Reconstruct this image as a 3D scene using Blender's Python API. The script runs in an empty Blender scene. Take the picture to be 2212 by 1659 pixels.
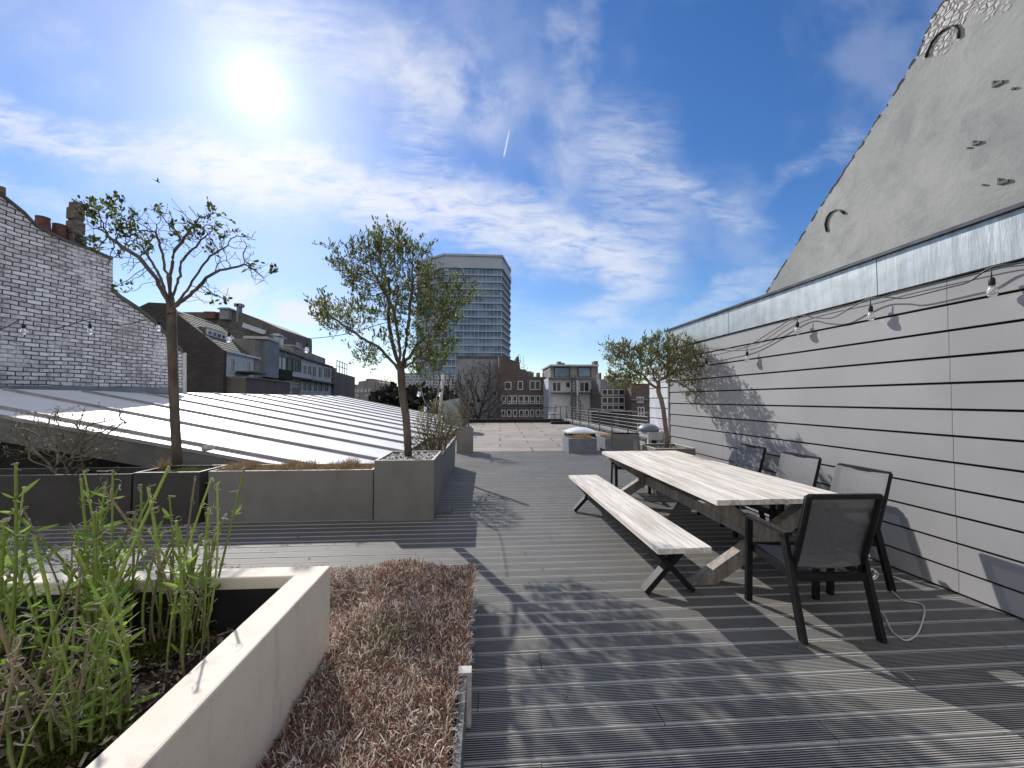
import bpy, math, random
import numpy as np
from mathutils import Vector, Matrix
random.seed(7); rng = np.random.default_rng(7)
S = bpy.context.scene; COL = S.collection
R = math.radians
# ------------------------------------------------------------------ camera
F = 860.0; CX, CY = 1106.0, 829.5; H = 1.586
YAW = math.atan(56/F); PIT = math.atan(32.5/F)
cam = bpy.data.cameras.new("camera"); cam.sensor_width = 36; cam.lens = 36*F/2212; cam.clip_end = 3000; cam.clip_start = .02
co = bpy.data.objects.new("camera", cam); COL.objects.link(co)
co.location = (0, 0, H); co.rotation_euler = (math.pi/2+PIT, 0, -YAW); S.camera = co
RM = Matrix.Rotation(-YAW, 3, 'Z') @ Matrix.Rotation(math.pi/2+PIT, 3, 'X')
EYE = Vector((0, 0, H))
def ray(x, y):
    return (RM @ Vector((x-CX, CY-y, -F))).normalized()
def G(x, y, z=0.0):
    d = ray(x, y); return EYE + d*((z-H)/d.z)
def PY(x, y, Y):
    d = ray(x, y); return EYE + d*(Y/d.y)
def PL(x, y, o, n):                       # point of a sight line on the plane through o with normal n
    d = ray(x, y); return EYE + d*((Vector(o)-EYE).dot(n)/d.dot(n))
# ------------------------------------------------------------------ materials
M = {}
class NT:
    def __init__(s, tree): s.t = tree; s.n = tree.nodes; s.l = tree.links
    def new(s, typ, **kw):
        n = s.n.new(typ)
        for k, v in kw.items():
            if k.startswith('_'): setattr(n, k[1:], v)
            else:
                key = k.replace('__', ' ')
                s.put(n.inputs[key], v)
        return n
    def put(s, sock, v):
        if isinstance(v, bpy.types.NodeSocket): s.l.new(v, sock)
        else:
            if isinstance(v, (tuple, list)) and len(v) == 3 and sock.type == 'RGBA': v = tuple(v)+(1,)
            sock.default_value = v
    def math(s, op, a, b=None, c=None, clamp=False):
        n = s.n.new('ShaderNodeMath'); n.operation = op; n.use_clamp = clamp
        s.put(n.inputs[0], a)
        if b is not None: s.put(n.inputs[1], b)
        if c is not None: s.put(n.inputs[2], c)
        return n.outputs[0]
    def mix(s, f, a, b, typ='MIX'):
        n = s.n.new('ShaderNodeMix'); n.data_type = 'RGBA'; n.blend_type = typ
        s.put(n.inputs[0], f); s.put(n.inputs[6], a); s.put(n.inputs[7], b); return n.outputs[2]
    def noise(s, vec=None, scale=5, detail=4, rough=.55, dist=0):
        n = s.n.new('ShaderNodeTexNoise'); n.inputs['Scale'].default_value = scale; n.inputs['Detail'].default_value = detail
        n.inputs['Roughness'].default_value = rough; n.inputs['Distortion'].default_value = dist
        if vec is not None: s.l.new(vec, n.inputs['Vector'])
        return n.outputs[0]
    def ramp(s, v, a, b):
        n = s.n.new('ShaderNodeMapRange'); n.interpolation_type = 'SMOOTHSTEP'
        s.put(n.inputs[0], v); s.put(n.inputs[1], a); s.put(n.inputs[2], b); return n.outputs[0]
    def mapping(s, vec, scale=(1, 1, 1), rot=(0, 0, 0), loc=(0, 0, 0)):
        n = s.n.new('ShaderNodeMapping'); s.l.new(vec, n.inputs[0])
        n.inputs['Scale'].default_value = scale; n.inputs['Rotation'].default_value = rot; n.inputs['Location'].default_value = loc
        return n.outputs[0]
def base(name):
    m = bpy.data.materials.new(name); m.use_nodes = True; M[name] = m
    nt = NT(m.node_tree); b = m.node_tree.nodes['Principled BSDF']
    tc = m.node_tree.nodes.new('ShaderNodeTexCoord')
    return m, nt, b, tc.outputs['Object'], tc.outputs['UV']
def mat(name, c, c2=None, rough=.7, scale=4, metal=0, bump=0, bscale=60, stretch=(1, 1, 1), spec=.4, lo=.35, hi=.65, detail=5, trans=0):
    m, nt, b, ob, uv = base(name)
    v = nt.mapping(ob, stretch)
    if c2 is None: c2 = tuple(x*.75 for x in c)
    f = nt.ramp(nt.noise(v, scale, detail, .6), lo, hi)
    col = nt.mix(f, c, c2)
    nt.put(b.inputs['Base Color'], col)
    b.inputs['Roughness'].default_value = rough; b.inputs['Metallic'].default_value = metal
    b.inputs['Specular IOR Level'].default_value = spec
    if bump:
        bn = nt.new('ShaderNodeBump', Height=nt.noise(v, bscale, 4, .6), Strength=bump, Distance=.01)
        nt.put(b.inputs['Normal'], bn.outputs[0])
    if trans:
        b.inputs['Subsurface Weight'].default_value = 0
        out = m.node_tree.nodes['Material Output']
        tr = nt.new('ShaderNodeBsdfTranslucent', Color=nt.mix(.5, col, (c[0]*2.2+.05, c[1]*2.2+.08, c[2]*.8, 1)))
        mx = nt.new('ShaderNodeMixShader', Fac=trans)
        nt.l.new(b.outputs[0], mx.inputs[1]); nt.l.new(tr.outputs[0], mx.inputs[2]); nt.l.new(mx.outputs[0], out.inputs[0])
    return m
def mat_attr(name, rough=.7, trans=0.0):
    m, nt, b, ob, uv = base(name)
    a = nt.new('ShaderNodeAttribute', _attribute_name='Col')
    mot = nt.ramp(nt.noise(nt.mapping(ob, (1, 1, .35)), 55, 4, .7), .42, .68)
    nt.put(b.inputs['Base Color'], nt.mix(nt.math('MULTIPLY', mot, .45), a.outputs[0], nt.mix(1.0, a.outputs[0], (.72, .60, .48), 'MULTIPLY'))); b.inputs['Roughness'].default_value = rough
    b.inputs['Specular IOR Level'].default_value = .3
    if trans:
        out = m.node_tree.nodes['Material Output']
        tr = nt.new('ShaderNodeBsdfTranslucent', Color=a.outputs[0])
        mx = nt.new('ShaderNodeMixShader', Fac=trans)
        nt.l.new(b.outputs[0], mx.inputs[1]); nt.l.new(tr.outputs[0], mx.inputs[2]); nt.l.new(mx.outputs[0], out.inputs[0])
    return m
def glassm(name, c, rough=.08, c2=None, scale=.6):
    m, nt, b, ob, uv = base(name)
    f = nt.ramp(nt.noise(ob, scale, 3, .5), .4, .6)
    nt.put(b.inputs['Base Color'], nt.mix(f, c, c2 or tuple(x*.5 for x in c)))
    b.inputs['Roughness'].default_value = rough; b.inputs['Specular IOR Level'].default_value = .35
    return m

# deck boards
m, nt, b, ob, uv = base('deck_board')
sep = nt.new('ShaderNodeSeparateXYZ', Vector=uv)
rib = nt.math('SINE', nt.math('MULTIPLY', sep.outputs[1], 2*math.pi/.0118))
rib = nt.ramp(rib, -.35, .55)
at = nt.new('ShaderNodeAttribute', _attribute_name='Col')
n1 = nt.ramp(nt.noise(ob, .9, 5, .6), .35, .7); n2 = nt.noise(nt.mapping(ob, (3, 60, 3)), 3, 4, .6)
c = nt.mix(n1, (.29, .282, .262), (.375, .362, .335)); c = nt.mix(nt.ramp(n2, .3, .7), c, nt.mix(.35, c, (.34, .34, .33)))
c = nt.mix(1.0, c, at.outputs[0], 'MULTIPLY')
stain = nt.ramp(nt.noise(ob, 2.3, 6, .7), .56, .7)
c = nt.mix(nt.math('MULTIPLY', stain, .35), c, (.10, .095, .07))
c = nt.mix(nt.math('SUBTRACT', 1.0, rib), c, nt.mix(.96, c, (.012, .012, .012)))  # groove shade between the ribs painted in as near-black colour
dm = nt.math('ABSOLUTE', nt.math('SUBTRACT', sep.outputs[1], .070)); mg = nt.math('MULTIPLY', nt.math('GREATER_THAN', dm, .0600), nt.math('GREATER_THAN', sep.outputs[1], .004))
c = nt.mix(nt.math('MULTIPLY', mg, .85), c, nt.mix(n2, (.40, .395, .38), (.62, .61, .59)))  # board margins brightened: edge glint painted into the colour
rib = nt.math('MAXIMUM', rib, mg)
nt.put(b.inputs['Base Color'], c); b.inputs['Roughness'].default_value = .6; b.inputs['Specular IOR Level'].default_value = .3
bn = nt.new('ShaderNodeBump', Height=nt.math('ADD', rib, nt.math('MULTIPLY', n2, .3)), Strength=1.0, Distance=.006)
nt.put(b.inputs['Normal'], bn.outputs[0])
mat('deck_under', (.012, .012, .012), rough=.9)

# painted brick
m, nt, b, ob, uv = base('white_brick')
wv = nt.new('ShaderNodeTexNoise', Vector=uv, Scale=1.3); 
wuv = nt.new('ShaderNodeVectorMath', _operation='ADD'); nt.l.new(uv, wuv.inputs[0])
sc_ = nt.new('ShaderNodeVectorMath', _operation='SCALE'); nt.l.new(wv.outputs['Color'], sc_.inputs[0]); sc_.inputs[3].default_value = .09; nt.l.new(sc_.outputs[0], wuv.inputs[1])
wn = nt.noise(uv, 9, 5, .75)
br = nt.new('ShaderNodeTexBrick', Vector=wuv.outputs[0], Scale=1.0, Mortar__Size=.012, Mortar__Smooth=.6, Bias=0.0, Brick__Width=.235, Row__Height=.088)
br.offset = .5; nt.put(br.inputs['Color1'], (.84, .82, .83)); nt.put(br.inputs['Color2'], (.52, .50, .51)); nt.put(br.inputs['Mortar'], (.035, .033, .035))
grime = nt.ramp(nt.noise(uv, 1.1, 8, .72), .48, .62)
c = nt.mix(nt.math('MULTIPLY', grime, .75), br.outputs[0], (.30, .27, .27))
red = nt.ramp(nt.noise(uv, 1.7, 5, .6), .66, .72)
c = nt.mix(nt.math('MULTIPLY', red, .8), c, nt.mix(br.outputs[1], (.28, .11, .08), (.1, .08, .07)))
paint = nt.ramp(nt.noise(uv, .7, 4, .6, 1.0), .54, .62)
c = nt.mix(nt.math('MULTIPLY', paint, .6), c, (.78, .76, .77))
c = nt.mix(nt.math('MULTIPLY', nt.ramp(wn, .50, .62), .6), c, (.16, .15, .15))
nt.put(b.inputs['Base Color'], c); b.inputs['Roughness'].default_value = .85
bn = nt.new('ShaderNodeBump', Height=nt.math('ADD', nt.math('SUBTRACT', 1.0, br.outputs[1]), nt.math('MULTIPLY', wn, .5)), Strength=.9, Distance=.02)
nt.put(b.inputs['Normal'], bn.outputs[0])
def brickm(name, a, c2, mortar, w=.22, h=.075, ms=.01):
    m, nt, b, ob, uv = base(name)
    br = nt.new('ShaderNodeTexBrick', Vector=uv, Scale=1.0, Mortar__Size=ms, Brick__Width=w, Row__Height=h)
    nt.put(br.inputs['Color1'], a); nt.put(br.inputs['Color2'], c2); nt.put(br.inputs['Mortar'], mortar)
    g = nt.ramp(nt.noise(uv, .5, 6, .65), .4, .7)
    nt.put(b.inputs['Base Color'], nt.mix(nt.math('MULTIPLY', g, .5), br.outputs[0], tuple(x*.45 for x in a)))
    b.inputs['Roughness'].default_value = .9
brickm('dark_brick', (.055, .045, .043), (.03, .027, .026), (.075, .07, .066), .3, .1, .012)
brickm('brown_brick', (.135, .105, .095), (.095, .072, .066), (.12, .10, .10), .3, .1, .012)
brickm('grey_brick', (.15, .13, .115), (.10, .09, .08), (.14, .13, .12), .3, .1, .012)

# grey render gable with patches
m, nt, b, ob, uv = base('grey_render')
n1 = nt.noise(uv, .35, 7, .62); n2 = nt.noise(nt.mapping(uv, (1, 1, 1), (0, 0, R(-40))), 1.6, 7, .7, .4); n3 = nt.noise(uv, 9, 6, .7)
c = nt.mix(nt.ramp(n1, .35, .65), (.27, .275, .262), (.37, .37, .345))
c = nt.mix(nt.math('MULTIPLY', nt.ramp(n2, .45, .7), .6), c, (.21, .21, .215))
c = nt.mix(nt.math('MULTIPLY', nt.ramp(n3, .62, .75), .6), c, (.2, .195, .18))
sp_ = nt.new('ShaderNodeSeparateXYZ', Vector=uv)
top = nt.ramp(nt.math('ADD', sp_.outputs[1], nt.math('MULTIPLY', nt.noise(uv, 1.5, 4, .6), 1.2)), 7.2, 7.32)
vo = nt.new('ShaderNodeTexVoronoi', Vector=nt.mapping(uv, (2.2, 2.8, 1)), _feature='DISTANCE_TO_EDGE')
c = nt.mix(nt.math('MULTIPLY', top, .8), c, nt.mix(nt.ramp(vo.outputs[0], 0, .12), (.20, .17, .16), (.52, .50, .48)))
nt.put(b.inputs['Base Color'], c); b.inputs['Roughness'].default_value = .9
hh = nt.math('ADD', nt.math('ADD', nt.math('MULTIPLY', n1, .6), n2), nt.math('MULTIPLY', n3, .16))
bn = nt.new('ShaderNodeBump', Height=nt.math('ADD', hh, nt.math('MULTIPLY', top, nt.ramp(vo.outputs[0], 0, .2))), Strength=.6, Distance=.03)
nt.put(b.inputs['Normal'], bn.outputs[0])

# zinc
m, nt, b, ob, uv = base('zinc')
n1 = nt.noise(nt.mapping(uv, (3.0, .35, 1)), 3.0, 6, .65); n2 = nt.noise(uv, 26, 6, .75); n4 = nt.noise(uv, 1.1, 3, .5)
c = nt.mix(nt.ramp(n1, .3, .7), (.50, .52, .51), (.31, .34, .33)); c = nt.mix(nt.math('MULTIPLY', nt.ramp(n2, .56, .7), .55), c, (.22, .24, .24))
nt.put(b.inputs['Base Color'], c); b.inputs['Metallic'].default_value = .65
nt.put(b.inputs['Roughness'], nt.math('ADD', .28, nt.math('MULTIPLY', n1, .22)))
bn = nt.new('ShaderNodeBump', Height=nt.math('ADD', nt.math('MULTIPLY', n4, 1.0), nt.math('MULTIPLY', n1, .25)), Strength=.5, Distance=.05); nt.put(b.inputs['Normal'], bn.outputs[0])

# cladding boards
m, nt, b, ob, uv = base('cladding_board')
at = nt.new('ShaderNodeAttribute', _attribute_name='Col')
n1 = nt.noise(uv, .8, 6, .6); n2 = nt.noise(uv, 70, 3, .6)
c = nt.mix(nt.ramp(n1, .35, .7), (.315, .312, .316), (.272, .27, .274)); c = nt.mix(1.0, c, at.outputs[0], 'MULTIPLY')
n5 = nt.noise(nt.mapping(uv, (6, .5, 1)), 2, 4, .6); c = nt.mix(nt.math('MULTIPLY', nt.ramp(n5, .55, .75), .12), c, (.26, .25, .24))
nt.put(b.inputs['Base Color'], c); b.inputs['Roughness'].default_value = .75
bn = nt.new('ShaderNodeBump', Height=n2, Strength=.15, Distance=.004); nt.put(b.inputs['Normal'], bn.outputs[0])

# weathered wood
def woodm(name, light, dark, warm, ax=1):
    m, nt, b, ob, uv = base(name)
    at = nt.new('ShaderNodeAttribute', _attribute_name='Col')
    st = [14, 14, 14]; st[ax] = .8
    v = nt.mapping(ob, tuple(st))
    vv = nt.new('ShaderNodeVectorMath', _operation='ADD'); nt.l.new(v, vv.inputs[0]); nt.l.new(at.outputs[0], vv.inputs[1])
    g1 = nt.noise(vv.outputs[0], 1.5, 7, .65, .5); g2 = nt.noise(vv.outputs[0], 6, 5, .7)
    s2 = [2.0, 2.0, 2.0]; s2[ax] = .9
    s2[ax] = .6; bs_ = nt.new('ShaderNodeVectorMath', _operation='ADD'); nt.l.new(nt.mapping(ob, (5, 5, 5) if ax == 2 else (5, .9, 5)), bs_.inputs[0]); nt.l.new(at.outputs[0], bs_.inputs[1]); b1 = nt.noise(bs_.outputs[0], 2.6, 6, .7)
    c = nt.mix(nt.ramp(g1, .38, .66), light, dark)
    c = nt.mix(nt.math('MULTIPLY', nt.ramp(b1, .5, .66), .6), c, warm)
    c = nt.mix(nt.math('MULTIPLY', nt.ramp(g2, .58, .75), .5), c, tuple(x*.4 for x in dark))
    c = nt.mix(1.0, c, nt.mix(.5, (1, 1, 1), at.outputs[0]), 'MULTIPLY')
    nt.put(b.inputs['Base Color'], c); b.inputs['Roughness'].default_value = .65
    bn = nt.new('ShaderNodeBump', Height=g1, Strength=.3, Distance=.004); nt.put(b.inputs['Normal'], bn.outputs[0])
woodm('table_wood', (.86, .82, .76), (.52, .485, .44), (.58, .47, .33))
woodm('bench_wood', (.80, .76, .70), (.48, .44, .40), (.55, .46, .36))
woodm('leg_wood', (.33, .30, .265), (.17, .15, .13), (.20, .12, .075), 2)

mat('black_metal', (.008, .008, .009), (.013, .013, .014), rough=.5, scale=9, spec=.25)
mat('dark_steel', (.10, .10, .105), (.06, .06, .062), rough=.35, metal=.7)
mat('rail_steel', (.25, .25, .255), (.15, .15, .155), rough=.35, metal=.6)
# chair sling: woven mesh seen slightly through
m, nt, b, ob, uv = base('sling')
ch = nt.noise(ob, 260, 2, .5); ch2 = nt.noise(ob, 6, 4, .5)
nt.put(b.inputs['Base Color'], nt.mix(nt.ramp(ch, .35, .65), (.075, .076, .082), (.16, .16, .168)))
b.inputs['Roughness'].default_value = .55; b.inputs['Alpha'].default_value = .9
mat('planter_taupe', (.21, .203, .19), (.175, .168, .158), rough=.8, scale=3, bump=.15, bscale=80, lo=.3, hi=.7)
mat('planter_shaded', (.06, .056, .052), (.045, .043, .04), rough=.85, scale=3)  # shaded copy of the taupe planter, shadow put into the colour
mat('planter_rim', (.62, .60, .56), (.42, .40, .37), rough=.7, scale=14)  # pale tone imitates sunlit planter rims, highlight put into the colour
mat('white_box', (.74, .665, .59), (.66, .585, .515), rough=.75, scale=3, bump=.2, bscale=45, lo=.3, hi=.75)
mat('concrete_planter', (.20, .22, .25), (.15, .165, .19), rough=.75, scale=5, bump=.1)
m, nt, b, ob, uv = base('white_box')
n1 = nt.noise(ob, 2.2, 6, .65); n2 = nt.noise(ob, 38, 4, .7); n3 = nt.noise(nt.mapping(ob, (7, 7, 1.2)), 1.6, 5, .6)
c = nt.mix(nt.ramp(n1, .35, .7), (.80, .715, .60), (.68, .60, .495)); c = nt.mix(nt.math('MULTIPLY', nt.ramp(n3, .55, .72), .35), c, (.42, .365, .31)); c = nt.mix(nt.math('MULTIPLY', nt.ramp(n2, .64, .72), .5), c, (.38, .33, .28))
nt.put(b.inputs['Base Color'], c); b.inputs['Roughness'].default_value = .8
bn = nt.new('ShaderNodeBump', Height=nt.noise(ob, 120, 4, .6), Strength=.25, Distance=.003); nt.put(b.inputs['Normal'], bn.outputs[0])
mat('soil', (.025, .020, .016), (.05, .04, .03), rough=.95, scale=25, bump=1.0, bscale=40)
mat('pebble', (.5, .49, .47), (.2, .19, .18), rough=.8, scale=8)
mat('bark', (.16, .125, .095), (.09, .07, .055), rough=.9, scale=10, bump=.8, bscale=35, stretch=(1, 1, .25))
mat('bark_pale', (.24, .185, .14), (.16, .115, .085), rough=.9, scale=10, bump=.6, bscale=35, stretch=(1, 1, .25))
mat('bark_dark', (.045, .038, .034), (.02, .018, .017), rough=.9, scale=10)
mat('bare_twig', (.065, .055, .055), (.035, .03, .03), rough=.9, scale=2)
mat('shrub_twig', (.20, .165, .12), (.12, .095, .065), rough=.85, scale=20)
mat_attr('leaf', .5, .45); mat_attr('strand', .75, .15); mat_attr('stem_green', .6, .25); mat_attr('plain_attr', .85)
mat('gutter_grey', (.17, .165, .16), (.12, .118, .115), rough=.6, scale=3)
mat('white_metal_roof', (.90, .88, .87), (.84, .82, .80), rough=.38, scale=1.2, metal=.0, spec=.9)
mat('roof_batten', (.30, .29, .29), (.22, .21, .21), rough=.6, scale=4)
mat('void_dark', (.012, .012, .013), (.02, .02, .022), rough=.9)
mat('zinc_grey', (.22, .24, .27), (.17, .185, .21), rough=.5, scale=2, metal=.2)
mat('slate', (.07, .065, .06), (.13, .12, .11), rough=.85, scale=30, stretch=(.2, .2, 3))
mat('lead_grey', (.13, .125, .125), (.08, .078, .078), rough=.8, scale=2)
mat('terracotta', (.17, .08, .062), (.10, .05, .04), rough=.85, scale=6)
mat('chimney_brick', (.09, .07, .06), (.20, .165, .14), rough=.95, scale=14, bump=.6, bscale=20)
mat('pale_wall', (.50, .53, .58), (.40, .43, .48), rough=.85, scale=.6)
mat('blue_grey_wall', (.22, .24, .28), (.17, .185, .22), rough=.85, scale=.5)
mat('concrete', (.27, .255, .24), (.18, .17, .165), rough=.9, scale=.8)
mat('grey_block', (.30, .305, .33), (.20, .20, .22), rough=.9, scale=.25, detail=7)
mat('frame_white', (.62, .63, .66), (.5, .51, .53), rough=.6)
mat('frame_dark', (.03, .03, .033), rough=.5)
glassm('pane', (.03, .038, .05)); glassm('sky_pane', (.16, .22, .32), .05, (.10, .14, .21)); glassm('tower_glass', (.05, .12, .22), .12, (.13, .25, .39), .22)
mat('tower_white', (.38, .43, .51), (.33, .38, .46), rough=.6, scale=.1)
mat('city', (.09, .09, .09), (.05, .05, .05), rough=.95, scale=.02)
mat('hedge_green', (.022, .030, .018), (.012, .017, .011), rough=.95, scale=2)
mat('ac_white', (.55, .55, .54), (.45, .45, .44), rough=.5)
mat('dome', (.80, .80, .82), (.72, .72, .75), rough=.25, scale=3)
mat('cable_black', (.012, .012, .012), rough=.5)
mat('cord_white', (.62, .60, .56), (.5, .48, .45), rough=.8, scale=60)
mat('tile_white', (.55, .54, .52), (.35, .34, .33), rough=.7, scale=8)
# bulb glass
m, nt, b, ob, uv = base('bulb_glass'); b.inputs['Base Color'].default_value = (.92, .92, .9, 1); b.inputs['Transmission Weight'].default_value = .85
b.inputs['Roughness'].default_value = .05; b.inputs['IOR'].default_value = 1.3
# bitumen flat roof
m, nt, b, ob, uv = base('bitumen')
br = nt.new('ShaderNodeTexBrick', Vector=nt.mapping(ob, (1, 1, 1), (0, 0, R(2))), Scale=1.0, Mortar__Size=.045, Mortar__Smooth=.3, Brick__Width=2.1, Row__Height=1.05)
nt.put(br.inputs['Color1'], (.27, .235, .20)); nt.put(br.inputs['Color2'], (.20, .172, .145)); nt.put(br.inputs['Mortar'], (.10, .08, .07))
n1 = nt.ramp(nt.noise(ob, .7, 6, .7), .45, .68); n2 = nt.ramp(nt.noise(nt.mapping(ob, (.9, .6, 1)), 1.1, 6, .75), .58, .64)
c = nt.mix(nt.math('MULTIPLY', n1, .55), br.outputs[0], (.34, .305, .265)); c = nt.mix(nt.math('MULTIPLY', n2, .7), c, (.06, .05, .045))
nt.put(b.inputs['Base Color'], c); b.inputs['Roughness'].default_value = .85
# ------------------------------------------------------------------ mesh builder
class MB:
    def __init__(s): s.v = []; s.f = []; s.c = []; s.uv = []; s.usec = False; s.m = []
    def quad(s, pts, col=(1, 1, 1), uv=None, mi=0):
        i = len(s.v); s.v += [tuple(p) for p in pts]; s.f.append(tuple(range(i, i+len(pts)))); s.c.append(col); s.uv.append(uv); s.m.append(mi)
    def hexa(s, P, col=(1, 1, 1), mi=0):     # 8 points: bottom loop 0-3, top loop 4-7
        for q in ((3, 2, 1, 0), (4, 5, 6, 7), (0, 1, 5, 4), (1, 2, 6, 5), (2, 3, 7, 6), (3, 0, 4, 7)): s.quad([P[k] for k in q], col, mi=mi)
    def box(s, a, b, col=(1, 1, 1), mi=0):
        x0, y0, z0 = a; x1, y1, z1 = b
        s.hexa([(x0, y0, z0), (x1, y0, z0), (x1, y1, z0), (x0, y1, z0), (x0, y0, z1), (x1, y0, z1), (x1, y1, z1), (x0, y1, z1)], col, mi)
    def bar(s, p, q, w, h, up=(0, 0, 1), col=(1, 1, 1)):
        p = Vector(p); q = Vector(q); d = (q-p).normalized(); u = Vector(up)
        if abs(d.dot(u)) > .98: u = Vector((0, 1, 0))
        sx = d.cross(u).normalized()*w/2; sz = sx.cross(d).normalized()*h/2
        s.hexa([p-sx-sz, p+sx-sz, q+sx-sz, q-sx-sz, p-sx+sz, p+sx+sz, q+sx+sz, q-sx+sz], col)
    def tube(s, pts, r, n=6, col=(1, 1, 1), cap=True, closed=False):
        pts = [Vector(p) for p in pts]; rr = r if isinstance(r, (list, tuple)) else [r]*len(pts)
        base_i = len(s.v); up = Vector((0, 0, 1)); k = len(pts)
        for i, p in enumerate(pts):
            d = (pts[min(i+1, k-1)]-pts[max(i-1, 0)])
            d = d.normalized() if d.length > 1e-9 else Vector((0, 0, 1))
            a = d.cross(up if abs(d.z) < .95 else Vector((1, 0, 0))).normalized(); b_ = d.cross(a)
            for j in range(n):
                t = 2*math.pi*j/n; s.v.append(tuple(p+(a*math.cos(t)+b_*math.sin(t))*rr[i]))
        for i in range(k-1):
            for j in range(n):
                a0 = base_i+i*n+j; a1 = base_i+i*n+(j+1) % n
                s.f.append((a0, a1, a1+n, a0+n)); s.c.append(col); s.uv.append(None); s.m.append(0)
        if cap:
            s.f.append(tuple(base_i+j for j in range(n))[::-1]); s.c.append(col); s.uv.append(None); s.m.append(0)
            s.f.append(tuple(base_i+(k-1)*n+j for j in range(n))); s.c.append(col); s.uv.append(None); s.m.append(0)
    def lathe(s, prof, o=(0, 0, 0), n=16, col=(1, 1, 1)):
        o = Vector(o); s.tube_ring([(o+Vector((0, 0, z)), r) for r, z in prof], n, col)
    def tube_ring(s, pr, n, col):
        b0 = len(s.v)
        for p, r in pr:
            for j in range(n):
                t = 2*math.pi*j/n; s.v.append((p.x+r*math.cos(t), p.y+r*math.sin(t), p.z))
        for i in range(len(pr)-1):
            for j in range(n):
                a0 = b0+i*n+j; a1 = b0+i*n+(j+1) % n
                s.f.append((a0, a1, a1+n, a0+n)); s.c.append(col); s.uv.append(None); s.m.append(0)
        for e, rv in ((0, True), (len(pr)-1, False)):
            idx = tuple(b0+e*n+j for j in range(n)); s.f.append(idx[::-1] if rv else idx); s.c.append(col); s.uv.append(None); s.m.append(0)
    def prism(s, poly, d, col=(1, 1, 1)):      # polygon (3d pts) extruded by vector d
        A = [Vector(p) for p in poly]; B = [p+Vector(d) for p in A]; n = len(A)
        s.quad(A, col); s.quad(B[::-1], col)
        for i in range(n): s.quad([A[(i+1) % n], A[i], B[i], B[(i+1) % n]], col)
    def build(s, name, ms, parent=None, smooth=False, col=False, uvo=None, origin=None, bevel=0):
        me = bpy.data.meshes.new(name)
        v = s.v
        if origin is not None:
            o = origin; v = [(p[0]-o[0], p[1]-o[1], p[2]-o[2]) for p in v]
        me.from_pydata(v, [], s.f)
        for mm in (ms if isinstance(ms, list) else [ms]): me.materials.append(M[mm])
        if isinstance(ms, list): me.polygons.foreach_set('material_index', s.m)
        if smooth: me.polygons.foreach_set('use_smooth', [True]*len(me.polygons))
        if col:
            ca = me.color_attributes.new('Col', 'FLOAT_COLOR', 'CORNER')
            arr = np.ones((len(me.loops), 4), dtype=np.float32); k = 0
            cnt = np.array([len(f) for f in s.f]); arr[:, :3] = np.repeat(np.array(s.c, dtype=np.float32), cnt, axis=0)
            ca.data.foreach_set('color', arr.ravel())
        if uvo is not None:
            uvl = me.uv_layers.new(name='UVMap'); o, u = Vector(uvo[0]), Vector(uvo[1]); k = 0
            data = []
            for fi, f in enumerate(s.f):
                for vi, ix in enumerate(f):
                    if s.uv[fi] is not None: data += list(s.uv[fi][vi])
                    else:
                        p = Vector(s.v[ix]); data += [(p-o).dot(u), p.z]
            uvl.data.foreach_set('uv', data)
        me.update()
        ob_ = bpy.data.objects.new(name, me); COL.objects.link(ob_)
        if origin is not None and parent is None: ob_.location = origin
        if parent is not None:
            ob_.parent = parent
            # world-space meshes under an Empty placed at its thing's base
            if origin is None and not s.__dict__.get('local'):
                L = parent_world(parent); ob_.matrix_parent_inverse = L.inverted()
        if bevel:
            bv = ob_.modifiers.new('bevel', 'BEVEL'); bv.width = bevel; bv.segments = 2; bv.limit_method = 'ANGLE'
        return ob_
def parent_world(o):
    m = Matrix.LocRotScale(o.location, o.rotation_euler, o.scale)
    return (parent_world(o.parent) @ o.matrix_parent_inverse @ m) if o.parent else m
class LB(MB):
    def __init__(s): super().__init__(); s.local = True
def tag(o, label=None, cat=None, group=None, kind=None):
    if label: o['label'] = label
    if cat: o['category'] = cat
    if group: o['group'] = group
    if kind: o['kind'] = kind
    return o
def thing(name, loc, label, cat, rz=0, group=None):
    o = bpy.data.objects.new(name, None); COL.objects.link(o); o.location = loc; o.rotation_euler = (0, 0, rz); o.empty_display_size = .2
    return tag(o, label, cat, group)
def copy_tree(o, parent=None):
    c = o.copy(); COL.objects.link(c); c.parent = parent
    for ch in list(o.children): copy_tree(ch, c)
    return c
def struct(o): o['kind'] = 'structure'; return o
def lerp(a, b, t): return a+(b-a)*t
# fast mesh for lots of small faces given as arrays (n,k,3)
def face_cloud(name, P, cols, m, parent=None, smooth=False):
    n, k = P.shape[0], P.shape[1]
    me = bpy.data.meshes.new(name); me.vertices.add(n*k); me.vertices.foreach_set('co', P.reshape(-1).astype(np.float32))
    me.loops.add(n*k); me.loops.foreach_set('vertex_index', np.arange(n*k, dtype=np.int32))
    me.polygons.add(n); me.polygons.foreach_set('loop_start', np.arange(0, n*k, k, dtype=np.int32)); me.polygons.foreach_set('loop_total', np.full(n, k, dtype=np.int32))
    ca = me.color_attributes.new('Col', 'FLOAT_COLOR', 'CORNER'); arr = np.ones((n*k, 4), dtype=np.float32); arr[:, :3] = np.repeat(cols, k, axis=0)
    ca.data.foreach_set('color', arr.ravel()); me.materials.append(M[m]); me.update(calc_edges=True); me.validate()
    o = bpy.data.objects.new(name, me); COL.objects.link(o)
    if parent is not None: o.parent = parent; o.matrix_parent_inverse = parent_world(parent).inverted()
    return o
def unit(a): return a/np.maximum(np.linalg.norm(a, axis=-1, keepdims=True), 1e-9)
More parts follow.
